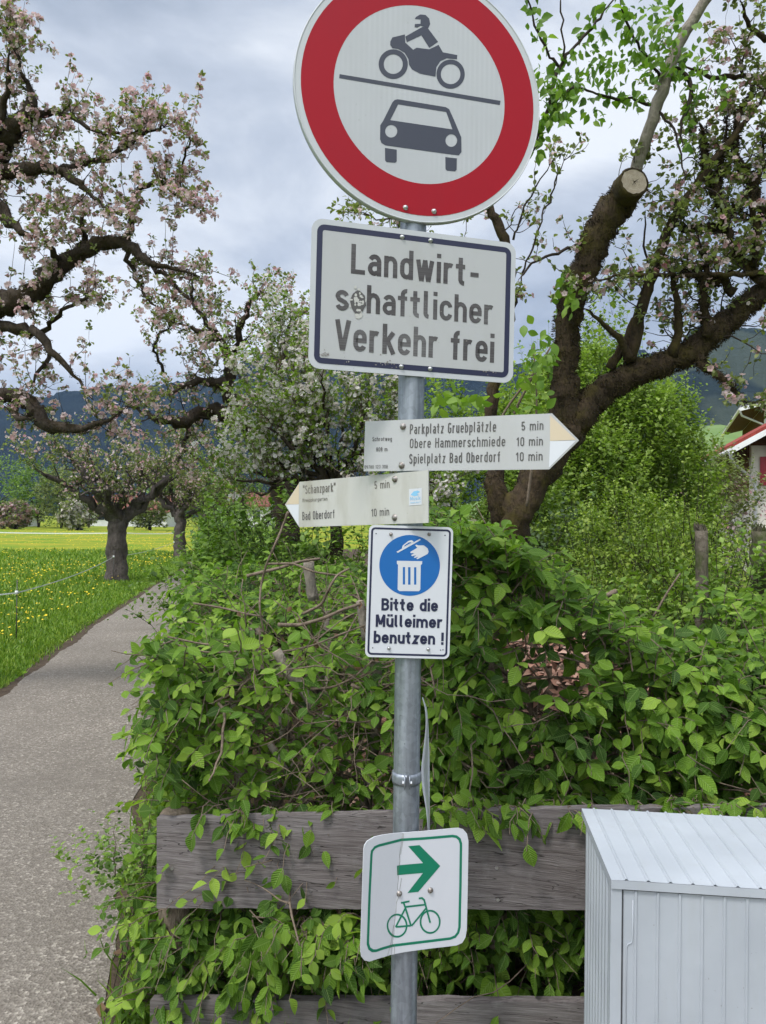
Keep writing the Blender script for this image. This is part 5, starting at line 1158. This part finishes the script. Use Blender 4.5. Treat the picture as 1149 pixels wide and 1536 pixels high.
def apple_behind():
    rt = thing('apple_tree', None, 'dark gnarled apple tree behind the hedge, its bare limbs reaching left over the path', 'tree')
    T = Tree(14); d = 9.5
    def add(pts, w, d0=9.4, d1=9.0, moss=120):
        q = pl(pts, d0, d1, .06, T.rng); pp, rr = T.limb(q, pr(w, 9.2), None, .07, .12, 9, .015)
        if moss: T.mossy(pp, rr, moss, .04)
        return pp, rr
    b = P(432, 780, 9.5); pp, rr = T.limb([np.array([b[0], 9.5, -.05]), b, P(420, 720, 9.5), P(395, 675, 9.4)], [.24, .15, .13, .12], None, .08, .1, 12, .01, False)
    A = add([(400, 685), (372, 640), (350, 619), (322, 615), (294, 619), (272, 636), (252, 635), (219, 618), (190, 610)], [32, 28, 24, 20, 19, 17, 14, 9, 5])
    B = add([(360, 640), (352, 612), (341, 583), (326, 573), (308, 571), (274, 580), (255, 590)], [26, 24, 20, 15, 12, 8, 4]); C = add([(341, 583), (345, 540), (330, 508), (316, 497), (290, 492), (265, 500)], [18, 15, 11, 9, 6, 3])
    D = add([(345, 545), (362, 490), (372, 455), (388, 438), (396, 425)], [12, 10, 8, 6, 3]); E_ = add([(395, 675), (400, 600), (420, 550), (430, 500), (440, 470)], [24, 16, 11, 8, 4]); F_ = add([(290, 620), (280, 655), (270, 690)], [10, 7, 4]); G = add([(330, 508), (300, 470), (285, 440), (292, 415)], [9, 7, 5, 3]); H = add([(245, 560), (230, 520), (236, 500), (262, 480)], [5, 4, 4, 3])
    for q, pm, L in ((A, 8, .4), (B, 10, .4), (C, 13, .42), (D, 13, .42), (E_, 10, .45), (F_, 9, .3), (G, 12, .36), (H, 10, .25)): T.along(*q, pm * .85, L, 1, t0=.15, rmax=.008, wig=.5, kids=3, spur=.09)
    T.finish(rt, 'leaves', 'apple_leaf', 'petal', leaf_n=4, leaf_s=.042, fl_p=.42, fl_n=3, fl_s=.045, spread=.04); settle(rt, (b[0], 9.5, 0))
apple_behind()

def white_tree():
    rt = thing('blossom_tree', None, 'leafy green tree thick with white blossom, left behind the sign pole', 'tree')
    T = Tree(17); rng = T.rng; b = P(505, 790, 7.6)
    T.limb([np.array([b[0], 7.6, -.05]), b, P(500, 740, 7.6), P(490, 700, 7.6)], [.08, .06, .055, .05], None, .08, .1, 12, .01)
    ends = [(350, 700), (390, 620), (360, 560), (420, 560), (450, 520), (480, 560), (520, 600), (560, 600), (590, 650), (640, 700), (620, 740), (560, 720), (420, 700), (370, 740), (340, 720), (470, 650), (540, 660), (680, 725), (600, 600), (440, 630), (400, 660), (500, 700), (660, 745), (410, 500), (350, 660)]
    for (u, v) in ends:
        q = [P(500, 730, 7.6), P(500 + (u - 500) * .45, 730 + (v - 730) * .4, 7.5), P(u, v, 7.6 + rng.normal(0, .55))]; pp, rr = T.limb(q, [.035, .022, .008], None, .07, .08, 7, .02)
        T.along(pp, rr, 12, .44, 1, t0=.3, rmax=.005, wig=.28, kids=3, spur=.085, up=.7)
    T.finish(rt, 'leaves', 'fresh_leaf', 'white_petal', leaf_n=3.4, leaf_s=.038, fl_p=.30, fl_n=5.5, fl_s=.042, spread=.035, twm='twig'); settle(rt, (b[0], 7.6, 0))
white_tree()

def meadow_tree(px, base_y, tw, crown, label, seed, d_scale=1.0, lean=0):
    g = Pg(px, base_y); d = g[1]; k = d / FPX; rt = thing('apple_tree', None, label, 'tree', 'apple trees along the meadow edge'); T = Tree(seed); rng = T.rng
    x0, x1, y0, y1, fork = crown; H = lambda y: 1.6 + (774 - y) * k
    zf = H(fork); pp, rr = T.limb([g + [0, 0, -.05], g + [0, 0, .25], g + [lean * k * .5, 0, zf * .7], g + [lean * k, 0, zf]], np.array([.70, .54, .5, .5]) * tw * k, None, .12, .08, 14, .02, False)
    top = pp[-1]; n = 9
    for i in range(n):
        u = x0 + (x1 - x0) * (i + .5) / n; v = y0 + (y1 - y0) * rng.uniform(.05, .75); dep = rng.normal(0, (x1 - x0) * .2 * k)
        e_ = np.array([g[0] + (u - px) * k, d + dep, H(v)]); m = top * .5 + e_ * .5 + np.array([0, 0, -.25 * (abs(u - px) * k)]) * .35 + rng.normal(0, .15, 3)
        q, r_ = T.limb([top + [0, 0, -.2], m, e_], np.array([.30, .17, .05]) * tw * k, None, .15, .12, 8, .05)
        T.along(q, r_, 5.0 / max(1, d / 20), .85, 1, t0=.25, rmax=.03, wig=.5, kids=3, spur=.16, up=.35)
    s_ = .07 * max(1, d / 22)
    T.finish(rt, 'leaves', 'apple_leaf', 'petal', leaf_n=4.5, leaf_s=s_, fl_p=.42, fl_n=2.2, fl_s=s_ * .95, spread=.10, tpl=T_LOW, barkm='meadow_bark'); settle(rt, g)
    rngs = np.random.default_rng(seed)
meadow_tree(175, 873, 28, (55, 300, 628, 765, 770), 'gnarled meadow apple tree with the thickest hollow trunk, beside the path', 31)
meadow_tree(269, 836, 16, (190, 330, 650, 770, 770), 'meadow apple tree with a thinner trunk, next one beyond the hollow trunk', 32)
meadow_tree(303, 815, 12, (255, 370, 670, 770, 775), 'small meadow apple tree farthest along the path, half behind the hedge', 33)

# ------------------------------------------------------------------ garden shrubs and far trees
def shrub(name, label, cat, cx, cy_base, d, rx, rz, ry, ntw, L, leaf_s, matn, n=7, tpl=T_LOW, seed=1, blossom=None, up=.5, lump=.22, zc=None, stemw=.03, shoots=0, group=None, inner=.5, top_only=False, trunk=None, nst=14, fine=False):
    rng = np.random.default_rng(seed); g = P(cx, 780, d); base = np.array([g[0], g[1], 0.0]); zc = rz * .55 if zc is None else zc
    rt = thing(name, None, label, cat, group); ph = rng.uniform(0, 6, 6)
    u = rvec(rng, ntw); u[:, 2] = np.abs(u[:, 2]) if top_only else u[:, 2]; u[:, 1] = np.where(rng.random(ntw) < .6, -np.abs(u[:, 1]), u[:, 1])
    lm = 1 + lump * (np.sin(u[:, 0] * 5 + ph[0]) * np.sin(u[:, 2] * 6 + ph[1]) + .6 * np.sin(u[:, 0] * 11 + ph[2] + u[:, 2] * 7) + .5 * np.sin(u[:, 1] * 9 + ph[3]))
    r = lm * (1 - inner * rng.random(ntw) ** 2.2)
    q = base + [0, 0, zc] + u * np.array([rx, ry, rz * .5])[None] * r[:, None]; q[:, 2] = np.maximum(q[:, 2], .05)
    lv = MB(); st = MB(); twigs_with_leaves(rng, q, u * .8 + np.array([0, 0, up]), rng.uniform(.6, 1.3, ntw) * L, lv, None if fine else st, tpl, n, leaf_s, up=up, droop=.25, hang=.0, stick_every=max(1, ntw // 350), lift=.9, wid=1.15)
    if shoots:
        k = rng.integers(0, ntw, shoots); k = k[u[k, 2] > .2]; twigs_with_leaves(rng, q[k], np.tile([[0, 0, 1.0]], (len(k), 1)) + u[k] * .3, rng.uniform(1.2, 2.6, len(k)) * L, lv, st, tpl, n + 3, leaf_s, up=1, droop=.05, hang=.0, tlo=.4)
    stm = MB()
    for i in range(14):
        e_ = base + [0, 0, zc] + rvec(rng, 1)[0] * np.array([rx, ry, rz * .45]) * .85; e_[2] = max(e_[2], .4)
        if trunk: pts = [base, base + [0, 0, trunk], base * .5 + e_ * .5 + [0, 0, trunk * .4], e_]
        else: pts = [base + rng.normal(0, .12, 3) * [rx, ry, 0], base * .6 + e_ * .4 + [0, 0, .1], e_]
        if i >= nst: break
        pp, rr = smooth_path(pts, np.linspace(stemw, stemw * .25, len(pts)), max(.1, rz / 16)); pp[1:-1] += rng.normal(0, stemw * .5, (len(pp) - 2, 3)); stm.tube(pp, rr, 6, False, .1, rng)
    stm.build('trunk' if trunk else 'stems', M['dark_twig'], rt)
    lv.build('crown' if trunk else 'foliage', M[matn], rt)
    if st.v: st.build('twigs', M['twig' if fine else 'dark_twig'], rt)
    if blossom:
        k = rng.integers(0, ntw, int(blossom[1])); b = MB(); i = np.repeat(k, 4); b.leaves(T_FLOWER, q[i] + rvec(rng, len(i)) * L * .35, u[i] + [0, 0, .3], rvec(rng, len(i)), blossom[2] * rng.uniform(.6, 1.2, len(i)), rng.uniform(0, 1, len(i))); b.build('blossom', M[blossom[0]], rt)
    settle(rt, base)
shrub('shrub', 'tall light green shrub with fine upright leaves, behind the apple trunk', 'shrub', 890, 0, 12, 1.62, 4.0, 1.5, 9000, .40, .078, 'fresh_leaf', n=8, seed=41, shoots=900, up=.8, zc=1.85, lump=.13)
shrub('shrub', 'pale green leafy shrub filling the gap between sign pole and apple trunk', 'shrub', 715, 0, 10, 1.15, 3.3, .9, 3000, .35, .07, 'fresh_leaf', n=8, seed=42, shoots=120, up=.8, zc=1.5)
shrub('shrub', 'thin upright shrub showing through the fork of the apple tree', 'shrub', 880, 0, 15, 1.3, 5.4, 1, 2000, .5, .10, 'lime_leaf', n=8, seed=43, shoots=260, up=1, zc=2.5, lump=.3)
shrub('shrub', 'dark leaved shrub standing in for the shaded hollow low behind the apple trunk', 'shrub', 835, 0, 7.4, .75, 1.5, .7, 900, .25, .05, 'dark_leaf', n=7, seed=44, zc=.8)  # dark leaf colour stands in for the shade inside the tall shrub
shrub('shrub', 'rounded yellow green shrub in front of the tall light green one', 'shrub', 962, 0, 6.6, .68, 1.75, .6, 3000, .16, .036, 'lime_leaf', n=8, seed=45, zc=.90, lump=.10, shoots=60)
shrub('shrub', 'low yellowish shrub beside the thin grey stump', 'shrub', 1040, 0, 5.2, .75, 1.45, .6, 2000, .2, .038, 'lime_leaf', n=7, seed=46, zc=.78, shoots=120)
shrub('shrub', 'loose green shrub at the right edge under the house', 'shrub', 1130, 0, 4.2, .6, 1.2, .5, 900, .2, .05, 'shrub_leaf', n=7, tpl=T_LEAF, seed=47, zc=.72, shoots=60)
shrub('shrub', 'mid green shrub between the rounded shrub and the hedge', 'shrub', 880, 0, 4.6, .7, 1.0, .55, 900, .2, .05, 'shrub_leaf', n=7, tpl=T_LEAF, seed=48, zc=.66, shoots=40)
shrub('blossom_bush', 'greyish bush with pale blossom in front of the house', 'bush', 1058, 0, 17, .95, 2.7, .9, 1500, .4, .085, 'apple_leaf', n=6, seed=49, blossom=('petal', 160, .09), zc=1.7, lump=.4)
shrub('blossom_bush', 'second pale bush left of the greyish blossom bush', 'bush', 1005, 0, 19, .9, 2.0, .9, 700, .4, .06, 'shrub_leaf', n=6, seed=50, blossom=('white_petal', 500, .07), zc=1.2, lump=.3)
def stump(px, y0, y1, d, w, label, seed):
    rt = thing('stump', None, label, 'stump', 'cut stems in the garden'); rng = np.random.default_rng(seed); a = P(px, y0, d); r = w / 2 / FPX * d; mb = MB()
    pp = np.array([[a[0], a[1], 0], [a[0] + .01, a[1], a[2] * .5], a]); q, rr = smooth_path(pp, [r * 1.2, r, r * .9], .05); mb.tube(q, rr, 12, True, .13, rng); mb.build('trunk', M['stump_bark'], rt)
    mb = MB(); k = 40; th = rng.uniform(0, 6.283, k); q_ = a + np.column_stack([np.cos(th), np.sin(th), np.zeros(k)]) * (r * .75 * rng.random(k) ** .5)[:, None]; mb.leaves(T_LOW, q_ - [0, 0, .02], nrm(rng.normal(0, .22, (k, 3)) + [0, 0, 1]), rvec(rng, k), rng.uniform(.02, .075, k), rng.random(k), .5); mb.build('splinters', M['stump_bark'], rt); settle(rt, (a[0], a[1], 0))
stump(1053, 796, 860, 4.1, 20, 'thin grey stump with a ragged top among the yellowish shrubs', 1)
stump(1143, 797, 880, 4.4, 34, 'thick grey stump at the right edge of the garden', 2)
for i, (px, d, rx, rz, m_, lab, bl) in enumerate([(-10, 105, 5.5, 8.5, 'shrub_leaf', 'bright green round tree at the far left beyond the meadow', None), (58, 95, 3.2, 7.5, 'shrub_leaf', 'dark mid green tree beyond the meadow, beside the bright round one', None), (92, 90, 2.5, 6.2, 'apple_leaf', 'dull green small tree beyond the meadow, left of the hollow trunk', None),
        (22, 82, 1.9, 2.6, 'apple_leaf', 'small pinkish blossoming tree beyond the meadow at the far left', 'petal'), (117, 80, 1.7, 3.0, 'apple_leaf', 'small white blossoming tree beyond the meadow, just left of the hollow trunk', 'white_petal'), (225, 85, 2.2, 3.2, 'apple_leaf', 'small bushy tree beyond the meadow between the thinner trunks', None),
        (330, 60, 2.6, 4.4, 'dark_leaf', 'dark green bushy tree at the far end of the hedge', None), (372, 30, 2.0, 3.6, 'shrub_leaf', 'green bushy tree behind the hedge below the white blossom', None), (255, 120, 4, 6, 'shrub_leaf', 'broad green tree behind the far red roof', None)]):
    shrub('far_tree', lab, 'tree', px, 0, d, rx, rz, rx * .8, 700, rz * .12, .30 * d / 90, m_, n=6, seed=60 + i, blossom=(bl, 700, .30) if bl else None, zc=rz * .58, lump=.2, stemw=.12, up=.4, trunk=rz * .2, group='trees beyond the meadow')

# ------------------------------------------------------------------ houses
def plaster(name, c):
    t = NT(name); o = t.obj(); a = t.noise(o, 1.5, 6, .6); return t.set(t.mix(t.ramp(a, [(.4, (0, 0, 0)), (.75, (1, 1, 1))]), c, tuple(x * .82 for x in c)), .9, spec=.2, bump=t.noise(o, 40, 3), bs=.2, bd=.01)
def tiles(name, c1, c2):
    t = NT(name); o = t.obj(); b = t.nd('ShaderNodeTexBrick', {'Vector': t.scl(o, (1, 1, 1)), 'Color1': (*c1, 1), 'Color2': (*c2, 1), 'Mortar': (*[x * .5 for x in c1], 1), 'Scale': 3.0, 'Mortar Size': .02}); n_ = t.noise(o, 4, 5)
    return t.set(t.mix(t.math('MULTIPLY', n_, .5), b.outputs[0], c2), .8, spec=.2, bump=b.outputs[1], bs=.4, bd=.03)
M['plaster'] = plaster('white_plaster', (.66, .62, .53)); M['plaster2'] = plaster('plain_plaster', (.70, .70, .68)); M['tiles'] = tiles('red_tiles', (.30, .05, .035), (.22, .04, .03)); M['tiles2'] = tiles('brown_tiles', (.20, .075, .05), (.15, .06, .045)); M['tiles3'] = tiles('grey_tiles', (.22, .22, .23), (.16, .16, .17))
M['timber'] = bark_mat('brown_timber', (.075, .032, .016), (.15, .075, .04), None, scale=.6); M['shutter'] = noisy('red_shutter', (.33, .018, .03), (.26, .015, .025), 20, .5); M['white_trim'] = plaster('white_trim', (.72, .72, .70)); M['zinc'] = noisy('zinc_pipe', (.55, .55, .54), (.45, .46, .46), 6, .45, metal=.2)
M['glass'] = noisy('dark_window', (.02, .024, .03), (.04, .045, .05), 2, .08, spec=.6)
def gable_house(label, x0, x1, y0, y1, eave, ridge, wall, roof, over=.5, front=.8, timber=None, windows=(), pipe=False, shutters=(), yaw=0):
    """house with its gable towards the viewer: walls, two roof planes with thickness, trim"""
    rt = thing('house', None, label, 'house'); xm = (x0 + x1) / 2; mb = MB()
    v = [(x0, y0, 0), (x1, y0, 0), (x1, y0, eave), (xm, y0, ridge - .12), (x0, y0, eave)]; v2 = [(a, y1, c) for a, _, c in v]
    mb.add(v + v2, [(0, 1, 2, 3, 4), (9, 8, 7, 6, 5), (0, 4, 9, 5), (1, 6, 7, 2)]); mb.build('wall', M[wall], rt, False)
    sl = (ridge - eave) / (xm - x0); th = .16; rf = MB(); tr = MB()
    for sg in (-1, 1):
        xe = xm + sg * (xm - x0 + over); ze = eave - sl * over
        a = [(xm, y0 - front, ridge), (xe, y0 - front, ze), (xe, y1 + .4, ze), (xm, y1 + .4, ridge)]; b = [(p[0], p[1], p[2] + th) for p in a]
        rf.add(a + b, [(0, 1, 2, 3), (7, 6, 5, 4), (0, 4, 5, 1), (1, 5, 6, 2), (2, 6, 7, 3)])
        c = [(xm, y0 - front - .03, ridge - .14), (xe, y0 - front - .03, ze - .14), (xe, y0 - front - .03, ze + .05), (xm, y0 - front - .03, ridge + .05)]; d_ = [(p[0], p[1] + .028, p[2]) for p in c]
        tr.add(c + d_, [(0, 1, 2, 3), (7, 6, 5, 4), (0, 4, 5, 1), (3, 2, 6, 7), (1, 5, 6, 2)])
        tr.tube([(xe, y0 - front, ze - .03), (xe, y1 + .4, ze - .03)], .075, 10)
    r_ = rf.build('roof', M[roof], rt, False); tr.build('verge_board', M['white_trim'], rt, False)
    if timber:
        mb = MB(); mb.add([(x0 - .03, y0 - .035, eave - .25), (x1 + .03, y0 - .035, eave - .25), (x1 + .03, y0 - .035, eave), (xm, y0 - .035, ridge - .15), (x0 - .03, y0 - .035, eave)], [(0, 1, 2, 3, 4)])
        for sg in (-1, 1):
            xe = xm + sg * (xm - x0 + over * .95); ze = eave - sl * over * .95 - .01
            mb.add([(xm, y0 - front + .05, ridge - .012), (xe, y0 - front + .05, ze), (xe, y1, ze), (xm, y1, ridge - .012)], [(0, 1, 2, 3)])
            mb.box((xm + sg * (xm - x0) * .86 - .08, y0 - front + .1, eave + sl * (xm - x0) * .14 - .34), (.16, 0, 0), (0, front, 0), (0, 0, .22)); mb.box((xm + sg * (xm - x0) * .86 - .07, y0 - .3, eave + sl * (xm - x0) * .14 - .9), (.14, 0, 0), (0, .26, 0), (0, 0, .6))
        mb.build('eaves_timber', M['timber'], rt, False)
        mb = MB(); mb.box((x0 - .05, y0 + .3, eave - 2.0), (.045, 0, 0), (0, y1 - y0 - .5, 0), (0, 0, 1.9)); mb.build('wood_cladding', M['timber'], rt, False)
    for wx, wz, ww, wh in windows:
        mb = MB(); mb.box((wx - .06, y0 - .05, wz - .06), (ww + .12, 0, 0), (0, .045, 0), (0, 0, wh + .12)); w_ = mb.build('window', M['white_trim'], rt, False)
        mb = MB(); mb.box((wx, y0 - .06, wz), (ww, 0, 0), (0, .008, 0), (0, 0, wh)); g_ = mb.build('pane', M['glass'], rt, False); g_.parent = w_
    for wx, wz, ww, wh in shutters:
        mb = MB(); mb.box((wx, y0 - .075, wz), (ww, 0, 0), (0, .06, 0), (0, 0, wh))
        for k in range(8): mb.box((wx + .05, y0 - .083, wz + .06 + k * (wh - .1) / 8), (ww - .1, 0, 0), (0, .007, 0), (0, 0, (wh - .1) / 8 - .025))
        mb.build('shutter', M['shutter'], rt, False)
    if pipe:
        xe = x0 - over; ze = eave - sl * over; mb = MB(); mb.tube([(xe, y0 - front + .1, ze - .1), (xe + .1, y0 - front + .3, ze - .35), (x0 - .1, y0 - .12, ze - .75), (x0 + .1, y0 - .12, ze - .95), (x0 + .12, y0 - .12, 0)], .055, 10); mb.build('downpipe', M['zinc'], rt)
    settle(rt, (x0 - over, y0 - front, 0)); rt.rotation_euler = (0, 0, R(yaw)); return rt
gable_house('cream walled house with red roof tiles, brown eaves and a red shutter', 11.55, 19.95, 25, 37, 4.35, 6.75, 'plaster', 'tiles', .85, 1.3, True, [(12.6, 2.85, .9, .85)], True, [(11.80, 2.82, .72, .92)], yaw=-14)
gable_house('taller white and brown house with a grey roof behind the red roofed one', 20.2, 32, 42, 54, 8.0, 9.4, 'plaster2', 'tiles3', 1.3, 1.2, True, [(22, 3, 1.2, 1.4)], True, yaw=-20)
kk = 110 / FPX
def far_house(label, xa, xb, d, eave_y, ridge_y, roof, wins):
    k = d / FPX; X = lambda u: (u - 574.5) * k; Z = lambda v: 1.6 + (774 - v) * k; rt = thing('house', None, label, 'house'); x0, x1 = X(xa), X(xb); mb = MB(); e_, r_ = Z(eave_y), Z(ridge_y); dep = 8.0
    mb.box((x0, d, 0), (x1 - x0, 0, 0), (0, dep, 0), (0, 0, e_)); mb.add([(x0, d, e_), (x0, d + dep, e_), (x0, d + dep / 2, r_ - .1), (x1, d, e_), (x1, d + dep, e_), (x1, d + dep / 2, r_ - .1)], [(0, 2, 1), (3, 4, 5)]); mb.build('wall', M['plaster2'], rt, False)
    rf = MB()
    for sg in (0, 1):
        ye = d - .7 if sg == 0 else d + dep + .7; a = [(x0 - .6, ye, e_ - .15), (x1 + .6, ye, e_ - .15), (x1 + .6, d + dep / 2, r_), (x0 - .6, d + dep / 2, r_)]; b = [(p[0], p[1], p[2] + .2) for p in a]; rf.add(a + b, [(0, 1, 2, 3), (7, 6, 5, 4), (0, 4, 5, 1), (1, 5, 6, 2), (3, 7, 4, 0)])
    rf.build('roof', M[roof], rt, False)
    mb = MB(); mb.box((x0 + (x1 - x0) * .3, d + dep * .45, r_ - .4), (.6, 0, 0), (0, .6, 0), (0, 0, 1.3)); mb.build('chimney', M['tiles2'], rt, False)
    for fx in wins:
        mb = MB(); mb.box((x0 + (x1 - x0) * fx, d - .04, e_ * .42), (1.0, 0, 0), (0, .03, 0), (0, 0, 1.2)); mb.build('window', M['glass'], rt, False)
    settle(rt, ((x0 + x1) / 2, d + dep / 2, 0))
far_house('far white house with a red brown roof behind the hollow trunk', 132, 250, 112, 768, 744, 'tiles2', (.12, .3, .62, .8))
far_house('far white house with a brown roof near the end of the hedge', 318, 400, 105, 757, 738, 'tiles2', (.2, .5, .75))
far_house('far farmhouse with a grey roof at the left edge', -90, 14, 96, 784, 762, 'tiles3', (.3, .6))

# ------------------------------------------------------------------ electric fence along the meadow
M['tape'] = noisy('white_fence_tape', (.70, .72, .70), (.6, .62, .6), 20, .6)
M['post_plastic'] = noisy('thin_dark_post', (.05, .05, .045), (.09, .09, .08), 20, .6)
def fence_posts():
    spots = [(-8.2, 6.0), (-4.55, 9.6), (-6.35, 18.2), (-7.75, 28.6), (-10.4, 40)]
    labs = ['thin electric fence post at the left, out by the meadow', 'thin dark electric fence post nearest to the path at the left edge', 'thin electric fence post in front of the hollow apple trunk', 'thin electric fence post beside the thinner apple trunk', 'thin electric fence post farthest along the path']
    tops = []
    for i, (x, y) in enumerate(spots):
        rt = thing('fence_post', None, labs[i], 'fence post', 'electric fence posts'); mb = MB(); h = .78; mb.tube([(x, y, 0), (x, y, h)], [.0075, .006], 8); mb.build('stake', M['post_plastic'], rt)
        mb = MB(); mb.tube([(x, y - .012, .60), (x, y - .012, .645)], .02, 8); mb.build('insulator', M['tape'], rt); settle(rt, (x, y, 0)); tops.append(np.array([x, y - .03, .62]))
    def tape(pts, sag, wd, name, label):
        mb = MB()
        for a, b in zip(pts[:-1], pts[1:]):
            t = np.linspace(0, 1, 24)[:, None]; q = a * (1 - t) + b * t; q[:, 2] -= (sag * 4 * t * (1 - t))[:, 0]; up = np.array([0, 0, wd / 2]); v = np.concatenate([q - up, q + up, q + up + [0, .004, 0], q - up + [0, .004, 0]]); m = len(q)
            mb.add(v, [(j * m + i, j * m + i + 1, ((j + 1) % 4) * m + i + 1, ((j + 1) % 4) * m + i) for j in range(4) for i in range(m - 1)])
        return mb.build(name, M['tape'], None, False, label=label, cat='fence tape')
    tape(tops, .07, .015, 'fence_tape', 'white electric fence tape strung along the meadow edge beside the path')
    far = [np.array([x, y, .75]) for x, y in ((-26, 34), (-19, 36), (-12.6, 37.5), (-10.4, 40))]; tape(far, .05, .05, 'fence_tape', 'second white tape crossing the meadow farther back')
    for i, q in enumerate(far[:3]):
        rt = thing('fence_post', None, ['thin post of the back tape at the left edge', 'thin post of the back tape left of the hollow trunk', 'thin post of the back tape right of the hollow trunk'][i], 'fence post', 'electric fence posts'); mb = MB(); mb.tube([(q[0], q[1] + .02, 0), (q[0], q[1] + .02, .85)], .014, 6); mb.build('stake', M['post_plastic'], rt); settle(rt, (q[0], q[1], 0))
fence_posts()

# ------------------------------------------------------------------ air
def haze():
    mb = MB(); mb.box((-3600, -500, -4), (7200, 0, 0), (0, 3400, 0), (0, 0, 620)); o = mb.build('haze', bpy.data.materials.new('haze'), None, False, kind='stuff')
    m = o.data.materials[0]; m.use_nodes = True; nt = m.node_tree; nt.nodes.remove(nt.nodes['Principled BSDF']); v = nt.nodes.new('ShaderNodeVolumePrincipled')
    v.inputs['Color'].default_value = (.42, .62, 1.0, 1); v.inputs['Density'].default_value = .00009; v.inputs['Anisotropy'].default_value = .1
    nt.links.new(v.outputs[0], nt.nodes['Material Output'].inputs['Volume'])
haze()

# low plants on the path's edge and behind the hedge
shrub('shrub', 'green shrub behind the hedge below the left pointing arrow', 'shrub', 430, 0, 7.0, 1.1, 1.75, .6, 1100, .25, .055, 'shrub_leaf', n=7, tpl=T_LEAF, seed=51, zc=.9, lump=.2, shoots=60)
shrub('weed', 'small leafy weed growing out over the path beside the fence end', 'weed', 190, 0, 2.62, .14, .26, .13, 90, .10, .020, 'shrub_leaf', n=9, tpl=T_LEAF, seed=52, zc=.40, lump=.35, shoots=8, stemw=.0018, nst=4, fine=True)
